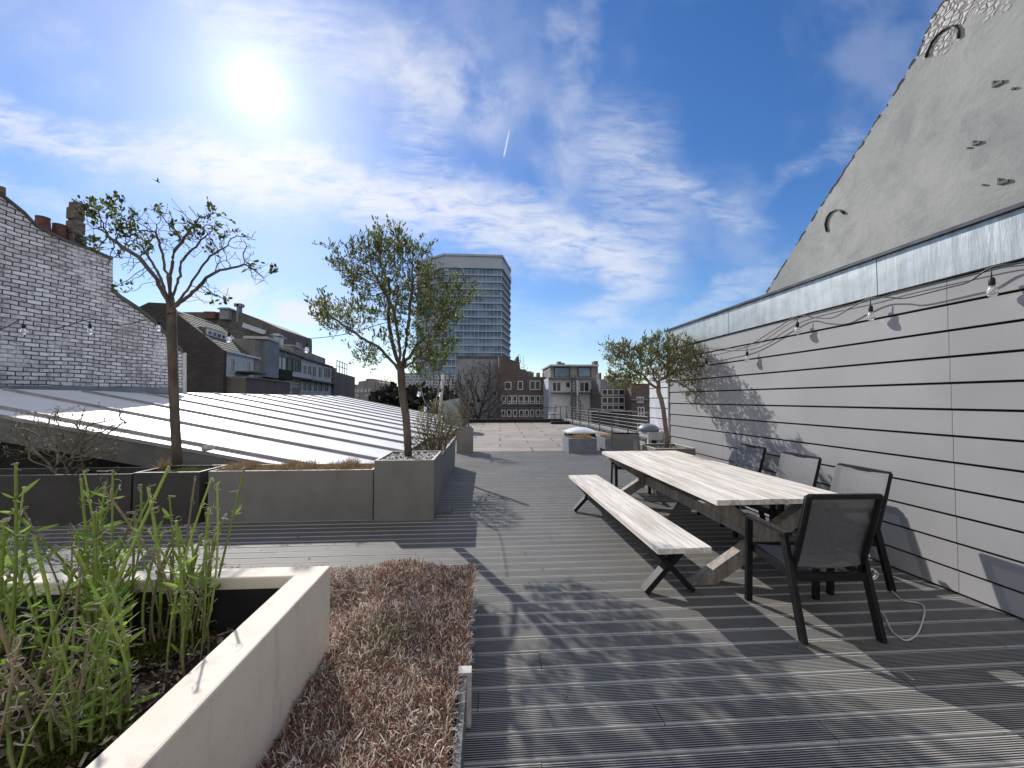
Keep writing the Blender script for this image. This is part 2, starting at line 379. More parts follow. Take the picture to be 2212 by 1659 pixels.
def ribbons(base_p, dirs, length, width, curl, nseg=3):
    """curved flat strands -> (n*nseg,4,3)"""
    n = len(base_p); d = unit(dirs); side = unit(np.cross(d, rng.normal(size=(n, 3)))); ax_ = unit(np.cross(d, rng.normal(size=(n, 3)))); th = (curl/nseg)[:, None]; side = unit(ax_+.35*rng.normal(size=(n, 3)))
    pts = [base_p]; cur = base_p; dd = d
    for i in range(nseg):
        dd = unit(dd*np.cos(th)+np.cross(ax_, dd)*np.sin(th)+rng.normal(size=(n, 3))*.06); cur = cur+dd*(length/nseg)[:, None]; pts.append(cur)
    out = []
    for i in range(nseg):
        w0 = (width*(1-.25*i/nseg))[:, None]; w1 = (width*(1-.25*(i+1)/nseg))[:, None]
        out.append(np.stack([pts[i]-side*w0/2, pts[i]+side*w0/2, pts[i+1]+side*w1/2, pts[i+1]-side*w1/2], axis=1))
    return np.concatenate(out, 0)
def leaves(P, D, L, W):
    """folded lance leaves from points P along D"""
    n = len(P); d = unit(D); s = unit(np.cross(d, rng.normal(size=(n, 3)))); nn = np.cross(d, s)
    L = L[:, None]; W = W[:, None]
    tip = P+d*L; mid = P+d*L*.45
    a = mid+s*W/2+nn*W*.18; b_ = mid-s*W/2+nn*W*.18; q = P+d*L*.75
    a2 = q+s*W*.36+nn*W*.12; b2 = q-s*W*.36+nn*W*.12
    return np.concatenate([np.stack([P, a, a2, tip], 1), np.stack([P, tip, b2, b_], 1)], 0)
# ------------------------------------------------------------------ trees
def colonize(att, chain, step, infl, kill, iters=80, grav=(0, 0, 0), wob=.15, limbs=()):
    nodes = [np.array(p, float) for p in chain]; par = list(range(-1, len(chain)-1)); e_ = len(chain)-1
    for lm in limbs:
        pv = e_; q = [np.array(chain[-1], float)]+[np.array(p, float) for p in lm]
        for a_, b_ in zip(q[:-1], q[1:]):
            k = max(1, int(np.linalg.norm(b_-a_)/step))
            for j in range(1, k+1): nodes.append(a_+(b_-a_)*j/k+rng.normal(size=3)*step*.12); par.append(pv); pv = len(nodes)-1
    N = np.array(nodes); att = np.array(att, float)
    near = np.full(len(att), -1); dist = np.full(len(att), 1e9); alive = np.ones(len(att), bool)
    def upd(i0):
        for i in range(i0, len(nodes)):
            d = np.linalg.norm(att-nodes[i], axis=1); k = d < dist; dist[k] = d[k]; near[k] = i
    upd(0)
    for it in range(iters):
        alive &= dist > kill
        sel = alive & (dist < infl)
        if not sel.any():
            if not alive.any(): break
            sel = alive & (dist < dist[alive].min()+.05)
        n0 = len(nodes); v = {}
        for i in np.where(sel)[0]:
            k = near[i]; v.setdefault(k, np.zeros(3)); v[k] += unit(att[i]-nodes[k])
        for k, d in v.items():
            d = unit(unit(d)+rng.normal(size=3)*wob+np.array(grav)); nodes.append(nodes[k]+d*step); par.append(int(k))
        upd(n0)
        if len(nodes) > 6000: break
    return np.array(nodes), par
def radii(nodes, par, tip, expo=2.3, base_r=None, nchain=0):
    n = len(nodes); r = np.zeros(n); kids = [[] for _ in range(n)]
    for i, p in enumerate(par):
        if p >= 0: kids[p].append(i)
    for i in range(n-1, -1, -1):
        r[i] = tip if not kids[i] else sum(r[k]**expo for k in kids[i])**(1/expo)
    if base_r:
        s = base_r/r[0]; r2 = tip+(r-tip)*(base_r-tip)/(r[0]-tip); r = r2
    return r, kids
def limb_mesh(nodes, par, r, name, m, parent, n=6, minr=0):
    b = MB()
    kids = [[] for _ in nodes]
    for i, p in enumerate(par):
        if p >= 0: kids[p].append(i)
    starts = [(0, None)]
    while starts:
        i, pr = starts.pop(); path = [pr, i] if pr is not None else [i]
        while kids[i]:
            ks = sorted(kids[i], key=lambda k: -r[k])
            for k in ks[1:]: starts.append((k, i))
            i = ks[0]; path.append(i)
        if len(path) < 2: continue
        rr = [r[q] for q in path]
        if pr is not None: rr[0] = min(r[path[1]]*1.15, rr[0])
        nn = n if max(rr) > .012 else (5 if max(rr) > .006 else 3)
        b.tube([nodes[q] for q in path], rr, nn)
    return b.build(name, m, parent, smooth=True)
def blob_points(blobs, n):
    """blobs: (centre, radii, weight, shell)"""
    out = []; w = np.array([x[2] for x in blobs], float); w /= w.sum()
    for (c, rad, _, shell), k in zip(blobs, (w*n).astype(int)):
        u = unit(rng.normal(size=(k, 3))); q = shell+(1-shell)*rng.random((k, 1))**(1/3.); out.append(np.array(c)+u*q*np.array(rad))
    return np.concatenate(out)
def make_tree(name, label, cat, chain, blobs, natt, step, infl, kill, tip, base_r, leaf, bark, group=None, grav=(0, 0, 0), clump=None, wob=.15, expo=2.3, keep=None, limbs=()):
    root = thing(name, tuple(chain[0]), label, cat, group=group)
    att = blob_points(blobs, natt)
    if keep is not None: att = att[keep(att)]
    nodes, par = colonize(att, chain, step, infl, kill, grav=grav, wob=wob, limbs=limbs)
    if leaf and leaf.get('twig'):
        kd = [0]*len(nodes); dep = [0]*len(nodes)
        for i, p in enumerate(par):
            if p >= 0: kd[p] += 1
        for i in range(len(nodes)-1, 0, -1): dep[par[i]] = max(dep[par[i]], dep[i]+1)
        NN = list(nodes); PP = list(par)
        for i in range(len(chain), len(nodes)):
            if dep[i] > leaf.get('dmax', 9): continue
            for q in range(rng.poisson(leaf['twig'])):
                d = unit(unit(nodes[i]-nodes[par[i]])*.7+rng.normal(size=3)*.75+np.array((0, 0, .45))); c_ = i
                for k in range(rng.integers(2, 5)):
                    d = unit(d+rng.normal(size=3)*.22+np.array((0, 0, .12))); NN.append(NN[c_]+d*leaf['tw']); PP.append(c_); c_ = len(NN)-1
        nodes = np.array(NN); par = PP
    r, kids = radii(nodes, par, tip, expo, base_r)
    limb_mesh(nodes, par, r, 'trunk', bark, root, 8)
    if leaf:
        tips = [i for i in range(len(nodes)) if not kids[i] and i >= len(chain)]
        thin = [i for i in range(len(chain), len(nodes)) if r[i] < tip*leaf.get('thin', 2.2)]
        if clump:
            cs = nodes[rng.choice(tips, leaf['centres'], replace=False)]
            tips = [i for i in range(len(chain), len(nodes)) if r[i] < tip*2.2 and np.linalg.norm(cs-nodes[i], axis=1).min() < leaf['cr']*(.6+.6*rng.random())]
        P = []; D = []
        for i in (thin if not clump else tips):
            d = unit(nodes[i]-nodes[par[i]])
            if clump:
                k = leaf['k']; sp = leaf['spread']
            else: k = leaf['k']; sp = leaf['spread']
            kk = max(1, int(rng.poisson(k)))
            for q in range(kk):
                P.append(nodes[i]+rng.normal(size=3)*sp); D.append(d*.8+rng.normal(size=3)*.6+np.array(leaf.get('up', (0, 0, .3))))
        P = np.array(P); D = np.array(D); n = len(P)
        L = leaf['L']*(.7+.6*rng.random(n)); W = leaf['W']*(.7+.6*rng.random(n))
        Q = leaves(P, D, L, W)
        c1 = np.array(leaf['c1']); c2 = np.array(leaf['c2']); t = rng.random((n, 1))**1.5
        cl = (c1*(1-t)+c2*t)*(.7+.6*rng.random((n, 1))); cols = np.concatenate([cl, cl], 0)
        face_cloud('crown', Q, cols, 'leaf', root)
    return root

# ================================================================== WORLD / SUN
sd = ray(555, 187); EL = math.asin(sd.z); AZ = math.atan2(sd.x, sd.y)
w = bpy.data.worlds.new("World"); S.world = w; w.use_nodes = True; nt = NT(w.node_tree); bg = w.node_tree.nodes['Background']
tc = nt.new('ShaderNodeTexCoord'); dirv = tc.outputs['Generated']
sky = nt.new('ShaderNodeTexSky'); sky.sky_type = 'NISHITA'; sky.sun_disc = False; sky.sun_elevation = EL; sky.sun_rotation = AZ
sky.air_density = 1.1; sky.dust_density = .35; sky.ozone_density = 2.5; sky.altitude = 50
hs = nt.new('ShaderNodeHueSaturation', Color=sky.outputs[0], Saturation=1.22, Value=1.02)
skc = nt.mix(1.0, hs.outputs[0], (1.0, 1.03, 1.12), 'MULTIPLY')
sp = nt.new('ShaderNodeSeparateXYZ', Vector=dirv)
dy = nt.math('MAXIMUM', sp.outputs[1], .02)
A = nt.math('DIVIDE', sp.outputs[0], dy); C = nt.math('DIVIDE', sp.outputs[2], dy)
front = nt.ramp(sp.outputs[1], .05, .25)
cv = nt.new('ShaderNodeCombineXYZ', X=A, Y=C).outputs[0]
def gn(px, py): d = ray(px, py); return d.x/d.y, d.z/d.y
fib = nt.noise(nt.mapping(cv, (3.2, 11, 1), (0, 0, R(22))), 2.4, 9, .66, .5)
fib2 = nt.noise(nt.mapping(cv, (4, 18, 1), (0, 0, R(-55))), 2.2, 8, .68, .6)
puf = nt.noise(cv, 7, 8, .6, .3); big = nt.noise(cv, 1.7, 4, .5)
warp = nt.math('MULTIPLY', nt.math('SUBTRACT', nt.noise(cv, 4.5, 5, .6), .5), .22)
def band(p, q, wd, inten, tex, lo=.3, hi=.7, soft=.25, asym=1.0):
    a0, c0 = gn(*p); a1, c1 = gn(*q); L = math.hypot(a1-a0, c1-c0); ux, uy = (a1-a0)/L, (c1-c0)/L; wd = wd/F*1.0
    da = nt.math('SUBTRACT', A, a0); dc = nt.math('SUBTRACT', C, c0)
    t = nt.math('ADD', nt.math('MULTIPLY', da, ux), nt.math('MULTIPLY', dc, uy))
    d = nt.math('ADD', nt.math('MULTIPLY', da, -uy), nt.math('MULTIPLY', dc, ux)); d = nt.math('ADD', d, warp)
    mk = nt.ramp(nt.math('ABSOLUTE', d), wd, wd*.1)
    e = soft*.5
    mk = nt.math('MULTIPLY', mk, nt.math('MULTIPLY', nt.ramp(t, -e, e), nt.ramp(t, L+e, L-e)))
    return nt.math('MULTIPLY', nt.math('MULTIPLY', mk, nt.ramp(tex, lo, hi)), inten)
bands = [band((-150, 240), (330, 340), 75, .85, fib, .25, .65), band((330, 335), (760, 400), 110, 1.0, fib, .22, .6), band((700, 400), (1080, 475), 110, 1.0, fib, .24, .6),
         band((1040, 460), (1420, 600), 115, .9, fib, .22, .62), band((380, -30), (820, 130), 130, .6, fib, .2, .7), band((800, 90), (1090, 260), 140, .7, puf, .2, .65),
         band((880, 200), (940, 420), 90, .55, fib2, .3, .7), band((1245, -40), (1215, 420), 80, .42, puf, .15, .7), band((1330, 250), (1400, 560), 150, .5, fib2, .2, .7),
         band((1180, 480), (1060, 640), 90, .45, puf, .3, .8), band((1440, 560), (1230, 720), 60, .6, fib2, .25, .7), band((1380, 370), (1640, 490), 60, .45, fib, .3, .7),
         band((-100, 400), (190, 460), 50, .5, fib, .3, .8), band((440, 640), (760, 700), 60, .95, puf, .36, .6), band((1440, 720), (1700, 560), 45, .35, fib2, .25, .7),
         band((1640, 420), (1900, 270), 40, .25, fib2, .2, .8), band((60, 60), (240, 130), 70, .25, puf, .3, .8), band((900, 650), (1500, 760), 90, .35, fib, .2, .8)]
cl = bands[0]
for x in bands[1:]: cl = nt.math('ADD', cl, nt.math('MULTIPLY', x, nt.math('SUBTRACT', 1.0, cl)))
# thin contrail
a0 = band((1098, 292), (1088, 338), 0, 0, puf)
def line(p, q, wd, inten):
    a0, c0 = gn(*p); a1, c1 = gn(*q); L = math.hypot(a1-a0, c1-c0); ux, uy = (a1-a0)/L, (c1-c0)/L; wd = wd/F
    da = nt.math('SUBTRACT', A, a0); dc = nt.math('SUBTRACT', C, c0)
    t = nt.math('ADD', nt.math('MULTIPLY', da, ux), nt.math('MULTIPLY', dc, uy)); d = nt.math('ABSOLUTE', nt.math('ADD', nt.math('MULTIPLY', da, -uy), nt.math('MULTIPLY', dc, ux)))
    return nt.math('MULTIPLY', nt.math('MULTIPLY', nt.ramp(d, wd, wd*.2), nt.math('MULTIPLY', nt.ramp(t, -.003, .01), nt.ramp(t, L+.02, L-.02))), inten)
cl = nt.math('ADD', cl, line((1088, 340), (1099, 288), 2.4, .75), clamp=True)
haze = nt.math('MULTIPLY', nt.ramp(nt.math('MULTIPLY', puf, nt.ramp(big, .3, .7)), .1, .55), .2)
cl = nt.math('ADD', cl, haze, clamp=True)
cl = nt.math('MULTIPLY', cl, front)
# bright cloud cover added behind the viewer as neutral fill light
rear = nt.math('MULTIPLY', nt.ramp(sp.outputs[1], .12, -.25), nt.ramp(sp.outputs[2], -.02, .12))
rear_fill = nt.math('MULTIPLY', nt.math('ADD', .62, nt.math('MULTIPLY', nt.ramp(nt.noise(nt.mapping(dirv, (2, 5, 6)), 1.6, 7, .6), .35, .7), .38)), rear)
SKY = .125
skyb = nt.mix(1.0, skc, (SKY,)*3, 'MULTIPLY')
# graduate towards deep blue above, pale at the horizon
hz = nt.ramp(sp.outputs[2], .42, .0)
skyt = nt.mix(1.0, skyb, nt.mix(hz, (.70, .79, .92), (.90, .92, .94)), 'MULTIPLY')
dt = nt.new('ShaderNodeVectorMath', _operation='DOT_PRODUCT'); nt.l.new(dirv, dt.inputs[0]); dt.inputs[1].default_value = tuple(sd)
dt = nt.math('MAXIMUM', dt.outputs['Value'], 0)
clc = nt.mix(nt.math('POWER', dt, 10), (.84, .88, .97), (.94, .94, .99))
col = nt.mix(nt.math('MULTIPLY', cl, .85), skyt, clc)
col = nt.mix(rear_fill, col, (.93, .89, .86))
def gl(p, k): return nt.math('MULTIPLY', nt.math('POWER', dt, p), k)
g = nt.math('ADD', nt.math('ADD', gl(30, .05), gl(130, .13)), nt.math('ADD', gl(700, .36), gl(6500, 7.0)))
gc = nt.new('ShaderNodeCombineColor', Red=g, Green=nt.math('MULTIPLY', g, .97), Blue=nt.math('MULTIPLY', g, .93))
col = nt.mix(1.0, col, gc.outputs[0], 'ADD')
nt.put(bg.inputs[0], col); bg.inputs[1].default_value = 1.0
su = bpy.data.lights.new('sun', 'SUN'); su.energy = 5.0; su.angle = R(.55); su.color = (1, .955, .9)
so = bpy.data.objects.new('sun', su); COL.objects.link(so); so.rotation_euler = sd.to_track_quat('Z', 'Y').to_euler(); so.location = (0, 0, 30)
S.view_settings.view_transform = 'Standard'; S.view_settings.look = 'None'; S.view_settings.exposure = 0
S.cycles.max_bounces = 8; S.cycles.transparent_max_bounces = 24; S.cycles.sample_clamp_indirect = 6

# ================================================================== SETTING
b = MB(); b.box((-900, -300, -14.5), (900, 1500, -14)); struct(b.build('ground', 'city'))
wa = math.atan(83/F)-YAW; WD = Vector((-math.sin(wa), math.cos(wa), 0)); WN = Vector((-WD.y, WD.x, 0))   # wall direction and its normal facing the deck
W0 = G(2117, 1301); W0 = W0 - WD*(W0.y)
def wallx(y): return (W0 + WD*(y/WD.y)).x
def WP(px, py, off=0): return PL(px, py, W0+WN*off, WN)
# deck boards
bd = MB(); pitch = .150; y = -1.2; k = 0
while y < 12.06:
    xa = -7.5; xe = wallx(y)+.02; x = xa - random.random()*2.2
    while x < xe:
        L = random.choice([3.0, 2.4, 3.6, 1.9]); x0 = max(x, xa); x1 = min(x+L-.004, xe)
        if x1 > x0:
            g_ = .93+.16*random.random(); col_ = (g_, g_, g_*(.98+.03*random.random()))
            z = random.uniform(-.0012, .0012); tl = random.uniform(-.0018, .0018); w_ = pitch-.010; c_ = .0045
            ya = y+random.uniform(-.0007, .0007)
            prof = [(0, -.02), (0, -.004), (c_, 0), (w_-c_, tl), (w_, tl-.004), (w_, -.02)]
            for (p0, q0), (p1, q1) in zip(prof[:-1], prof[1:]):
                v0 = p0+k*.0; flat = (p0 == c_)
                uv_ = [(x0, p0 if flat else 0), (x1, p0 if flat else 0), (x1, p1 if flat else 0), (x0, p1 if flat else 0)] if flat else [(x0, .00295)]*4
                bd.quad([(x0, ya+p0, z+q0), (x1, ya+p0, z+q0), (x1, ya+p1, z+q1), (x0, ya+p1, z+q1)], col_, uv_)
            bd.quad([(x0, ya, z-.02), (x0, ya, z-.004), (x0, ya+w_, z+tl-.004), (x0, ya+w_, z-.02)], col_, [(x0, .003)]*4)
            bd.quad([(x1, ya, z-.02), (x1, ya+w_, z-.02), (x1, ya+w_, z+tl-.004), (x1, ya, z-.004)], col_, [(x0, .003)]*4)
        x += L
    y += pitch; k += 1
deck = struct(bd.build('deck', 'deck_board', col=True, uvo=((0, 0, 0), (1, 0, 0))))
b = MB(); b.box((-7.5, -3, -.5), (6.5, 12.07, -.022)); struct(b.build('deck_base', 'deck_under'))
# flat roof beyond
f1, f2 = G(1000, 911.5), G(1235, 911.5); rr0 = G(1208.7, 909.8, 0); rr1 = G(1400, 954, 0)
YF = f1.y; XL = -1.25
b = MB(); poly = [(XL, 12.075, -.06), (6.6, 12.075, -.06), (6.6, rr1.y, -.06), (rr1.x+.25, rr1.y, -.06), (rr0.x+.25, YF, -.06), (XL, YF, -.06)]
b.prism(poly, (0, 0, -.44)); struct(b.build('flat_roof', 'bitumen'))
b = MB(); b.box((XL, YF, -.5), (rr0.x+.6, YF+.25, .14)); b.box((XL, YF-.04, .14), (rr0.x+.6, YF+.29, .18))
tag(b.build('roof_kerb', 'void_dark'), 'low black upstand along the far end of the flat roof', 'roof edge')
b = MB(); b.box((-7.5, -3.0, -13.98), (6.4, YF-.1, -.52)); tag(b.build('own_building', 'concrete'), 'concrete body of the building under the roof terrace', 'building')

# ------------------------------------------------------------------ cladding wall on the right
cw = thing('clad_wall', tuple(W0+WD*3), 'long grey wall of horizontal cladding boards under a zinc band on the right', 'wall')
YE = WP(1448, 950).y; tE = YE/WD.y; tS = -1.6
def wp(t, off, z): p = W0+WD*t+WN*off; return (p.x, p.y, z)
bb = MB(); zt = 2.578; ph = .2175; i = 0
jt = [WP(2062, 900).y, WP(2062, 900).y+3.05, WP(2062, 900).y-3.05]
while zt > .0:
    z1 = zt; z0 = max(zt-ph+.020, .02)
    ts = sorted([tS]+jt+[tE-.05]); ts = [t for t in ts if tS <= t <= tE]
    if i == 0: ts = sorted([tS, jt[0]+.0, tE-.05])
    for a, c_ in zip(ts[:-1], ts[1:]):
        g_ = .96+.07*random.random(); cc = (g_, g_, g_); A_ = a+.002; B_ = c_-.002
        # board: face slightly out at the bottom
        P = [wp(A_, .0, z0), wp(B_, .0, z0), wp(B_, .022+.006, z0), wp(A_, .022+.006, z0), wp(A_, 0, z1), wp(B_, 0, z1), wp(B_, .020, z1), wp(A_, .020, z1)]
        bb.hexa(P, cc)
    zt -= ph; i += 1
bb.build('cladding', 'cladding_board', cw, col=True, uvo=(tuple(W0), tuple(WD)))
b = MB(); b.hexa([wp(tS, -.3, -.3), wp(tE, -.3, -.3), wp(tE, -.004, -.3), wp(tS, -.004, -.3), wp(tS, -.3, 2.6), wp(tE, -.3, 2.6), wp(tE, -.004, 2.6), wp(tS, -.004, 2.6)])
b.build('backing', 'void_dark', cw)
b = MB(); b.hexa([wp(tE-.045, -.0, 0), wp(tE+.01, -.0, 0), wp(tE+.01, .036, 0), wp(tE-.045, .036, 0), wp(tE-.045, 0, 2.6), wp(tE+.01, 0, 2.6), wp(tE+.01, .036, 2.6), wp(tE-.045, .036, 2.6)])
b.build('corner_trim', 'gutter_grey', cw)
zj = [tS, WP(1902.7, 580).y, WP(1579.8, 700).y, tE+.03]; d_ = zj[1]-zj[2]
for a, c_ in ((zj[0], zj[1]), (zj[1], zj[2]), (zj[2], zj[3])):
    b = MB(); a += .004; c_ -= .004
    b.hexa([wp(a, .0, 2.60), wp(c_, .0, 2.60), wp(c_, .045, 2.595), wp(a, .045, 2.595), wp(a, .0, 2.95), wp(c_, .0, 2.95), wp(c_, .045, 2.95), wp(a, .045, 2.95)])
    b.build('zinc_panel', 'zinc', cw, uvo=(tuple(W0), tuple(WD)))
b = MB(); b.hexa([wp(tS, -.35, 2.955), wp(tE+.06, -.35, 2.955), wp(tE+.06, .075, 2.955), wp(tS, .075, 2.955), wp(tS, -.35, 3.0), wp(tE+.06, -.35, 3.0), wp(tE+.06, .075, 2.985), wp(tS, .075, 2.985)])
b.build('coping', 'dark_steel', cw)
# lower white wall continuing behind it
tE2 = WP(1403, 950).y
ww = thing('white_wall', wp(tE+.5, -.1, 0), 'short white boarded wall beyond the end of the grey clad wall', 'wall')
b = MB(); zt = 2.25
while zt > 0:
    b.hexa([wp(tE+.06, -.15, max(zt-ph+.018, 0)), wp(tE2, -.15, max(zt-ph+.018, 0)), wp(tE2, -.01, max(zt-ph+.018, 0)), wp(tE+.06, -.01, max(zt-ph+.018, 0)), wp(tE+.06, -.15, zt), wp(tE2, -.15, zt), wp(tE2, -.016, zt), wp(tE+.06, -.016, zt)])
    zt -= ph
b.build('boards', 'frame_white', ww)
b = MB(); b.hexa([wp(tE+.06, -.14, 0), wp(tE2-.01, -.14, 0), wp(tE2-.01, -.03, 0), wp(tE+.06, -.03, 0), wp(tE+.06, -.14, 2.24), wp(tE2-.01, -.14, 2.24), wp(tE2-.01, -.03, 2.24), wp(tE+.06, -.03, 2.24)]); b.build('backing', 'void_dark', ww)

# ------------------------------------------------------------------ grey gable
GO = W0+WN*-2.6
gb = thing('rendered_gable', (GO.x, 5, 0), 'tall sloping gable wall with weathered grey render and iron ties', 'building')
def GP(px, py, off=0): return PL(px, py, GO+WN*off, WN)
edge = [(1628, 678), (1650, 640), (1700, 560), (1760, 466), (1820, 374), (1880, 282), (1930, 205), (1985, 110), (2012, 40), (2036, 6), (2060, -14)]
pts = []
for (x0, y0), (x1, y1) in zip(edge[:-1], edge[1:]):
    n = 9
    for q in range(n):
        t = q/n; p = GP(lerp(x0, x1, t), lerp(y0, y1, t)); p += Vector((0, random.uniform(-.02, .02), random.uniform(-.012, .012))); pts.append(p)
pts.append(GP(*edge[-1])); zt_ = pts[-1].z
pk = pts[-1]; pe = GO+WD*(-3); pts.append(Vector((pe.x, pe.y, zt_+.05))); pts.append(Vector((pe.x, pe.y, .5))); pts.append(Vector((pts[0].x, pts[0].y, .5)))
b = MB(); b.prism(pts[::-1], WN*-.4); b.build('wall', 'grey_render', gb, uvo=(tuple(GO), tuple(WD)))
b = MB()                                    # verge of broken slates along the rake
for p, q in zip(pts[:90], pts[1:90]):
    if random.random() < .75 and (q-p).length < 1:
        o = WN*random.uniform(.002, .015); h = Vector((0, .006, random.uniform(.004, .014)))
        b.hexa([p+o-h, q+o-h, q-WN*.4-h, p-WN*.4-h, p+o+h*.4, q+o+h*.4, q-WN*.4+h*.4, p-WN*.4+h*.4])
b.build('slate_verge', 'slate', gb)
def arc_tie(pl, r):
    b = MB(); P = [GP(x, y, .012) for x, y in pl]; b.tube(P, [q*.6 for q in r], 6); o = b.build('iron_tie', 'frame_dark', gb, smooth=True)
arc_tie([(1786, 500), (1783, 485), (1786, 470), (1794, 458), (1806, 453), (1816, 455), (1824, 461)], [.03, .035, .04, .035, .02, .03, .035])
arc_tie([(2020, 188*.667), (2021, 112), (2030, 95), (2041, 78), (2054, 64), (2068, 58)][0:0] or [(2000, 124), (2004, 108), (2013, 90), (2025, 75), (2038, 64), (2052, 57), (2064, 56), (2070, 66), (2071, 82)], [.03, .035, .035, .03, .03, .02, .03, .035, .03])
for (x, y, s_) in ((2155, 183, .10), (2167, 395, .10), (2110, 311, .08), (2190, 640*.3, .03), (2092, 320, .02), (2125, 400, .02)):
    p = GP(x, y, .015); b = MB(); b.bar(p-WD*s_*.5, p+WD*s_*.5+Vector((0, 0, s_*.2)), .02, s_*.35); b.bar(p+WD*s_*.4, p+WD*s_*.4+Vector((0, 0, s_*.8)), .02, .02)
    b.build('iron_bracket', 'lead_grey', gb)

# ------------------------------------------------------------------ metal roof on the left
ZR0 = -.037; XR = -9.07
def rz(x): return ZR0-.2*x
Y0r, Y1r, XE = 6.2, 26.0, -1.4
mr = thing('metal_roofed_building', (-5, 15, -13.98), 'low neighbouring building with a pale standing seam metal roof', 'building')
b = MB(); b.hexa([(XR, Y0r, rz(XR)-.1), (XE, Y0r, rz(XE)-.1), (XE, Y1r, rz(XE)-.1), (XR, Y1r, rz(XR)-.1), (XR, Y0r, rz(XR)), (XE, Y0r, rz(XE)), (XE, Y1r, rz(XE)), (XR, Y1r, rz(XR))])
b.build('roof', 'white_metal_roof', mr)
ys = [F*9.07/(1045-x) for x in (412.4, 480.5, 534.9, 578.8, 615.4, 646.8, 674, 698, 718, 736.8)]; st_ = (ys[-1]-ys[0])/9
yy = ys[0]
while yy > Y0r+.4: yy -= st_
yy += st_ if yy < Y0r+.2 else 0
b = MB()
while yy < Y1r-.1:
    b.hexa([(XR+.12, yy-.028, rz(XR+.12)+.002), (XE, yy-.028, rz(XE)+.002), (XE, yy+.028, rz(XE)+.002), (XR+.12, yy+.028, rz(XR+.12)+.002), (XR+.12, yy-.022, rz(XR+.12)+.045), (XE, yy-.022, rz(XE)+.055), (XE, yy+.022, rz(XE)+.055), (XR+.12, yy+.022, rz(XR+.12)+.045)])
    yy += st_
b.build('seams', 'roof_batten', mr)
b = MB(); b.hexa([(XR-.2, Y0r-.05, rz(XR)-.33), (XE, Y0r-.05, rz(XE)-.33), (XE, Y0r, rz(XE)-.33), (XR-.2, Y0r, rz(XR)-.33), (XR-.2, Y0r-.05, rz(XR)+.04), (XE, Y0r-.05, rz(XE)+.04), (XE, Y0r, rz(XE)+.04), (XR-.2, Y0r, rz(XR)+.04)])
b.build('fascia', 'gutter_grey', mr)
b = MB(); b.hexa([(XR-.2, Y0r-.07, rz(XR)+.0), (XE, Y0r-.07, rz(XE)+.0), (XE, Y0r-.05, rz(XE)+.0), (XR-.2, Y0r-.05, rz(XR)+.0), (XR-.2, Y0r-.07, rz(XR)+.05), (XE, Y0r-.07, rz(XE)+.05), (XE, Y0r-.05, rz(XE)+.05), (XR-.2, Y0r-.05, rz(XR)+.05)]); b.build('verge_trim', 'roof_batten', mr)
b = MB(); b.hexa([(XR, Y0r+.1, -13.9), (XE-.4, Y0r+.1, -13.9), (XE-.4, Y1r-.1, -13.9), (XR, Y1r-.1, -13.9), (XR, Y0r+.1, rz(XR)-.11), (XE-.4, Y0r+.1, rz(XE)-.11), (XE-.4, Y1r-.1, rz(XE)-.11), (XR, Y1r-.1, rz(XR)-.11)])
b.build('wall', 'void_dark', mr)
p = PY(444, 968, 6.1); b = MB(); b.tube([p+Vector((0, -.02, 0)), p+Vector((.0, .12, .0))], .05, 12); b.build('vent_pipe', 'planter_rim', mr, smooth=True)

# ------------------------------------------------------------------ white painted brick gable, left
ba = R(13.2); BD = Vector((math.sin(ba), math.cos(ba), 0)); BN = Vector((BD.y, -BD.x, 0)); BO = PY(395, 849, 12.0)
def BP(px, py, off=0): return PL(px, py, BO+BN*off, BN)
bw = thing('brick_gable_house', (BO.x, BO.y-2, -13.9), 'gable wall of worn white painted brick with a stepped roofline on the left', 'building')
ol = [(-420, 846), (-420, 200), (-40, 402), (8, 425), (30, 442), (55, 462), (81, 490), (110, 505), (147, 523), (200, 541), (244, 560), (244, 628), (262, 645), (299, 669), (335, 698), (365, 729), (395, 762), (395, 850)]
P = [BP(x, y) for x, y in ol]; b = MB(); b.prism(P, BN*-.35); b.build('wall', 'white_brick', bw, uvo=(tuple(BO), tuple(BD)))
b = MB()
for (x0, y0), (x1, y1) in zip(ol[1:10], ol[2:11]):
    p, q = BP(x0, y0, .06), BP(x1, y1, .06); u = Vector((0, 0, .05)); b.hexa([p-BN*.5, p, q, q-BN*.5, p-BN*.5+u, p+u, q+u, q-BN*.5+u])
b.build('verge', 'lead_grey', bw); b = MB()
for (x0, y0), (x1, y1) in zip(ol[11:16], ol[12:17]):
    p, q = BP(x0, y0, .05), BP(x1, y1, .05); u = Vector((0, 0, .09)); b.hexa([p-BN*.5, p, q, q-BN*.5, p-BN*.5+u, p+u, q+u, q-BN*.5+u])
b.build('verge', 'lead_grey', bw)
b = MB(); P = [BP(-420, 826, .05), BP(395, 838, .05), BP(395, 850, .06), BP(-420, 850, .06)]; b.prism([P[3], P[2], P[1], P[0]], BN*-.045); b.build('flashing', 'zinc_grey', bw)
b = MB(); P = [BP(395, 762, .03), BP(403, 762, .03), BP(403, 850, .03), BP(395, 850, .03)]; b.prism(P, BN*-.1); b.build('downpipe', 'planter_rim', bw)
def pot(xc, yt, yb, wt, wb):
    pb = BP(xc, yb, -.4); pt = BP(xc, yt, -.4); k = .82*(pb-EYE).dot(RM @ Vector((0, 0, -1)))/F; b = MB(); hgt = pt.z-pb.z
    b.lathe([(wb*k/2, -.3), (wb*k/2, 0), (wt*k/2, hgt*.94), (wt*k/2*1.06, hgt*.95), (wt*k/2*1.06, hgt), (wt*k/2*.75, hgt), (wt*k/2*.7, hgt-.1)], pb, 16)
    b.build('chimney_pot', 'terracotta', bw, smooth=False)
pot(91, 469, 510, 27, 33); pot(127, 485, 528, 26, 32)
b = MB()
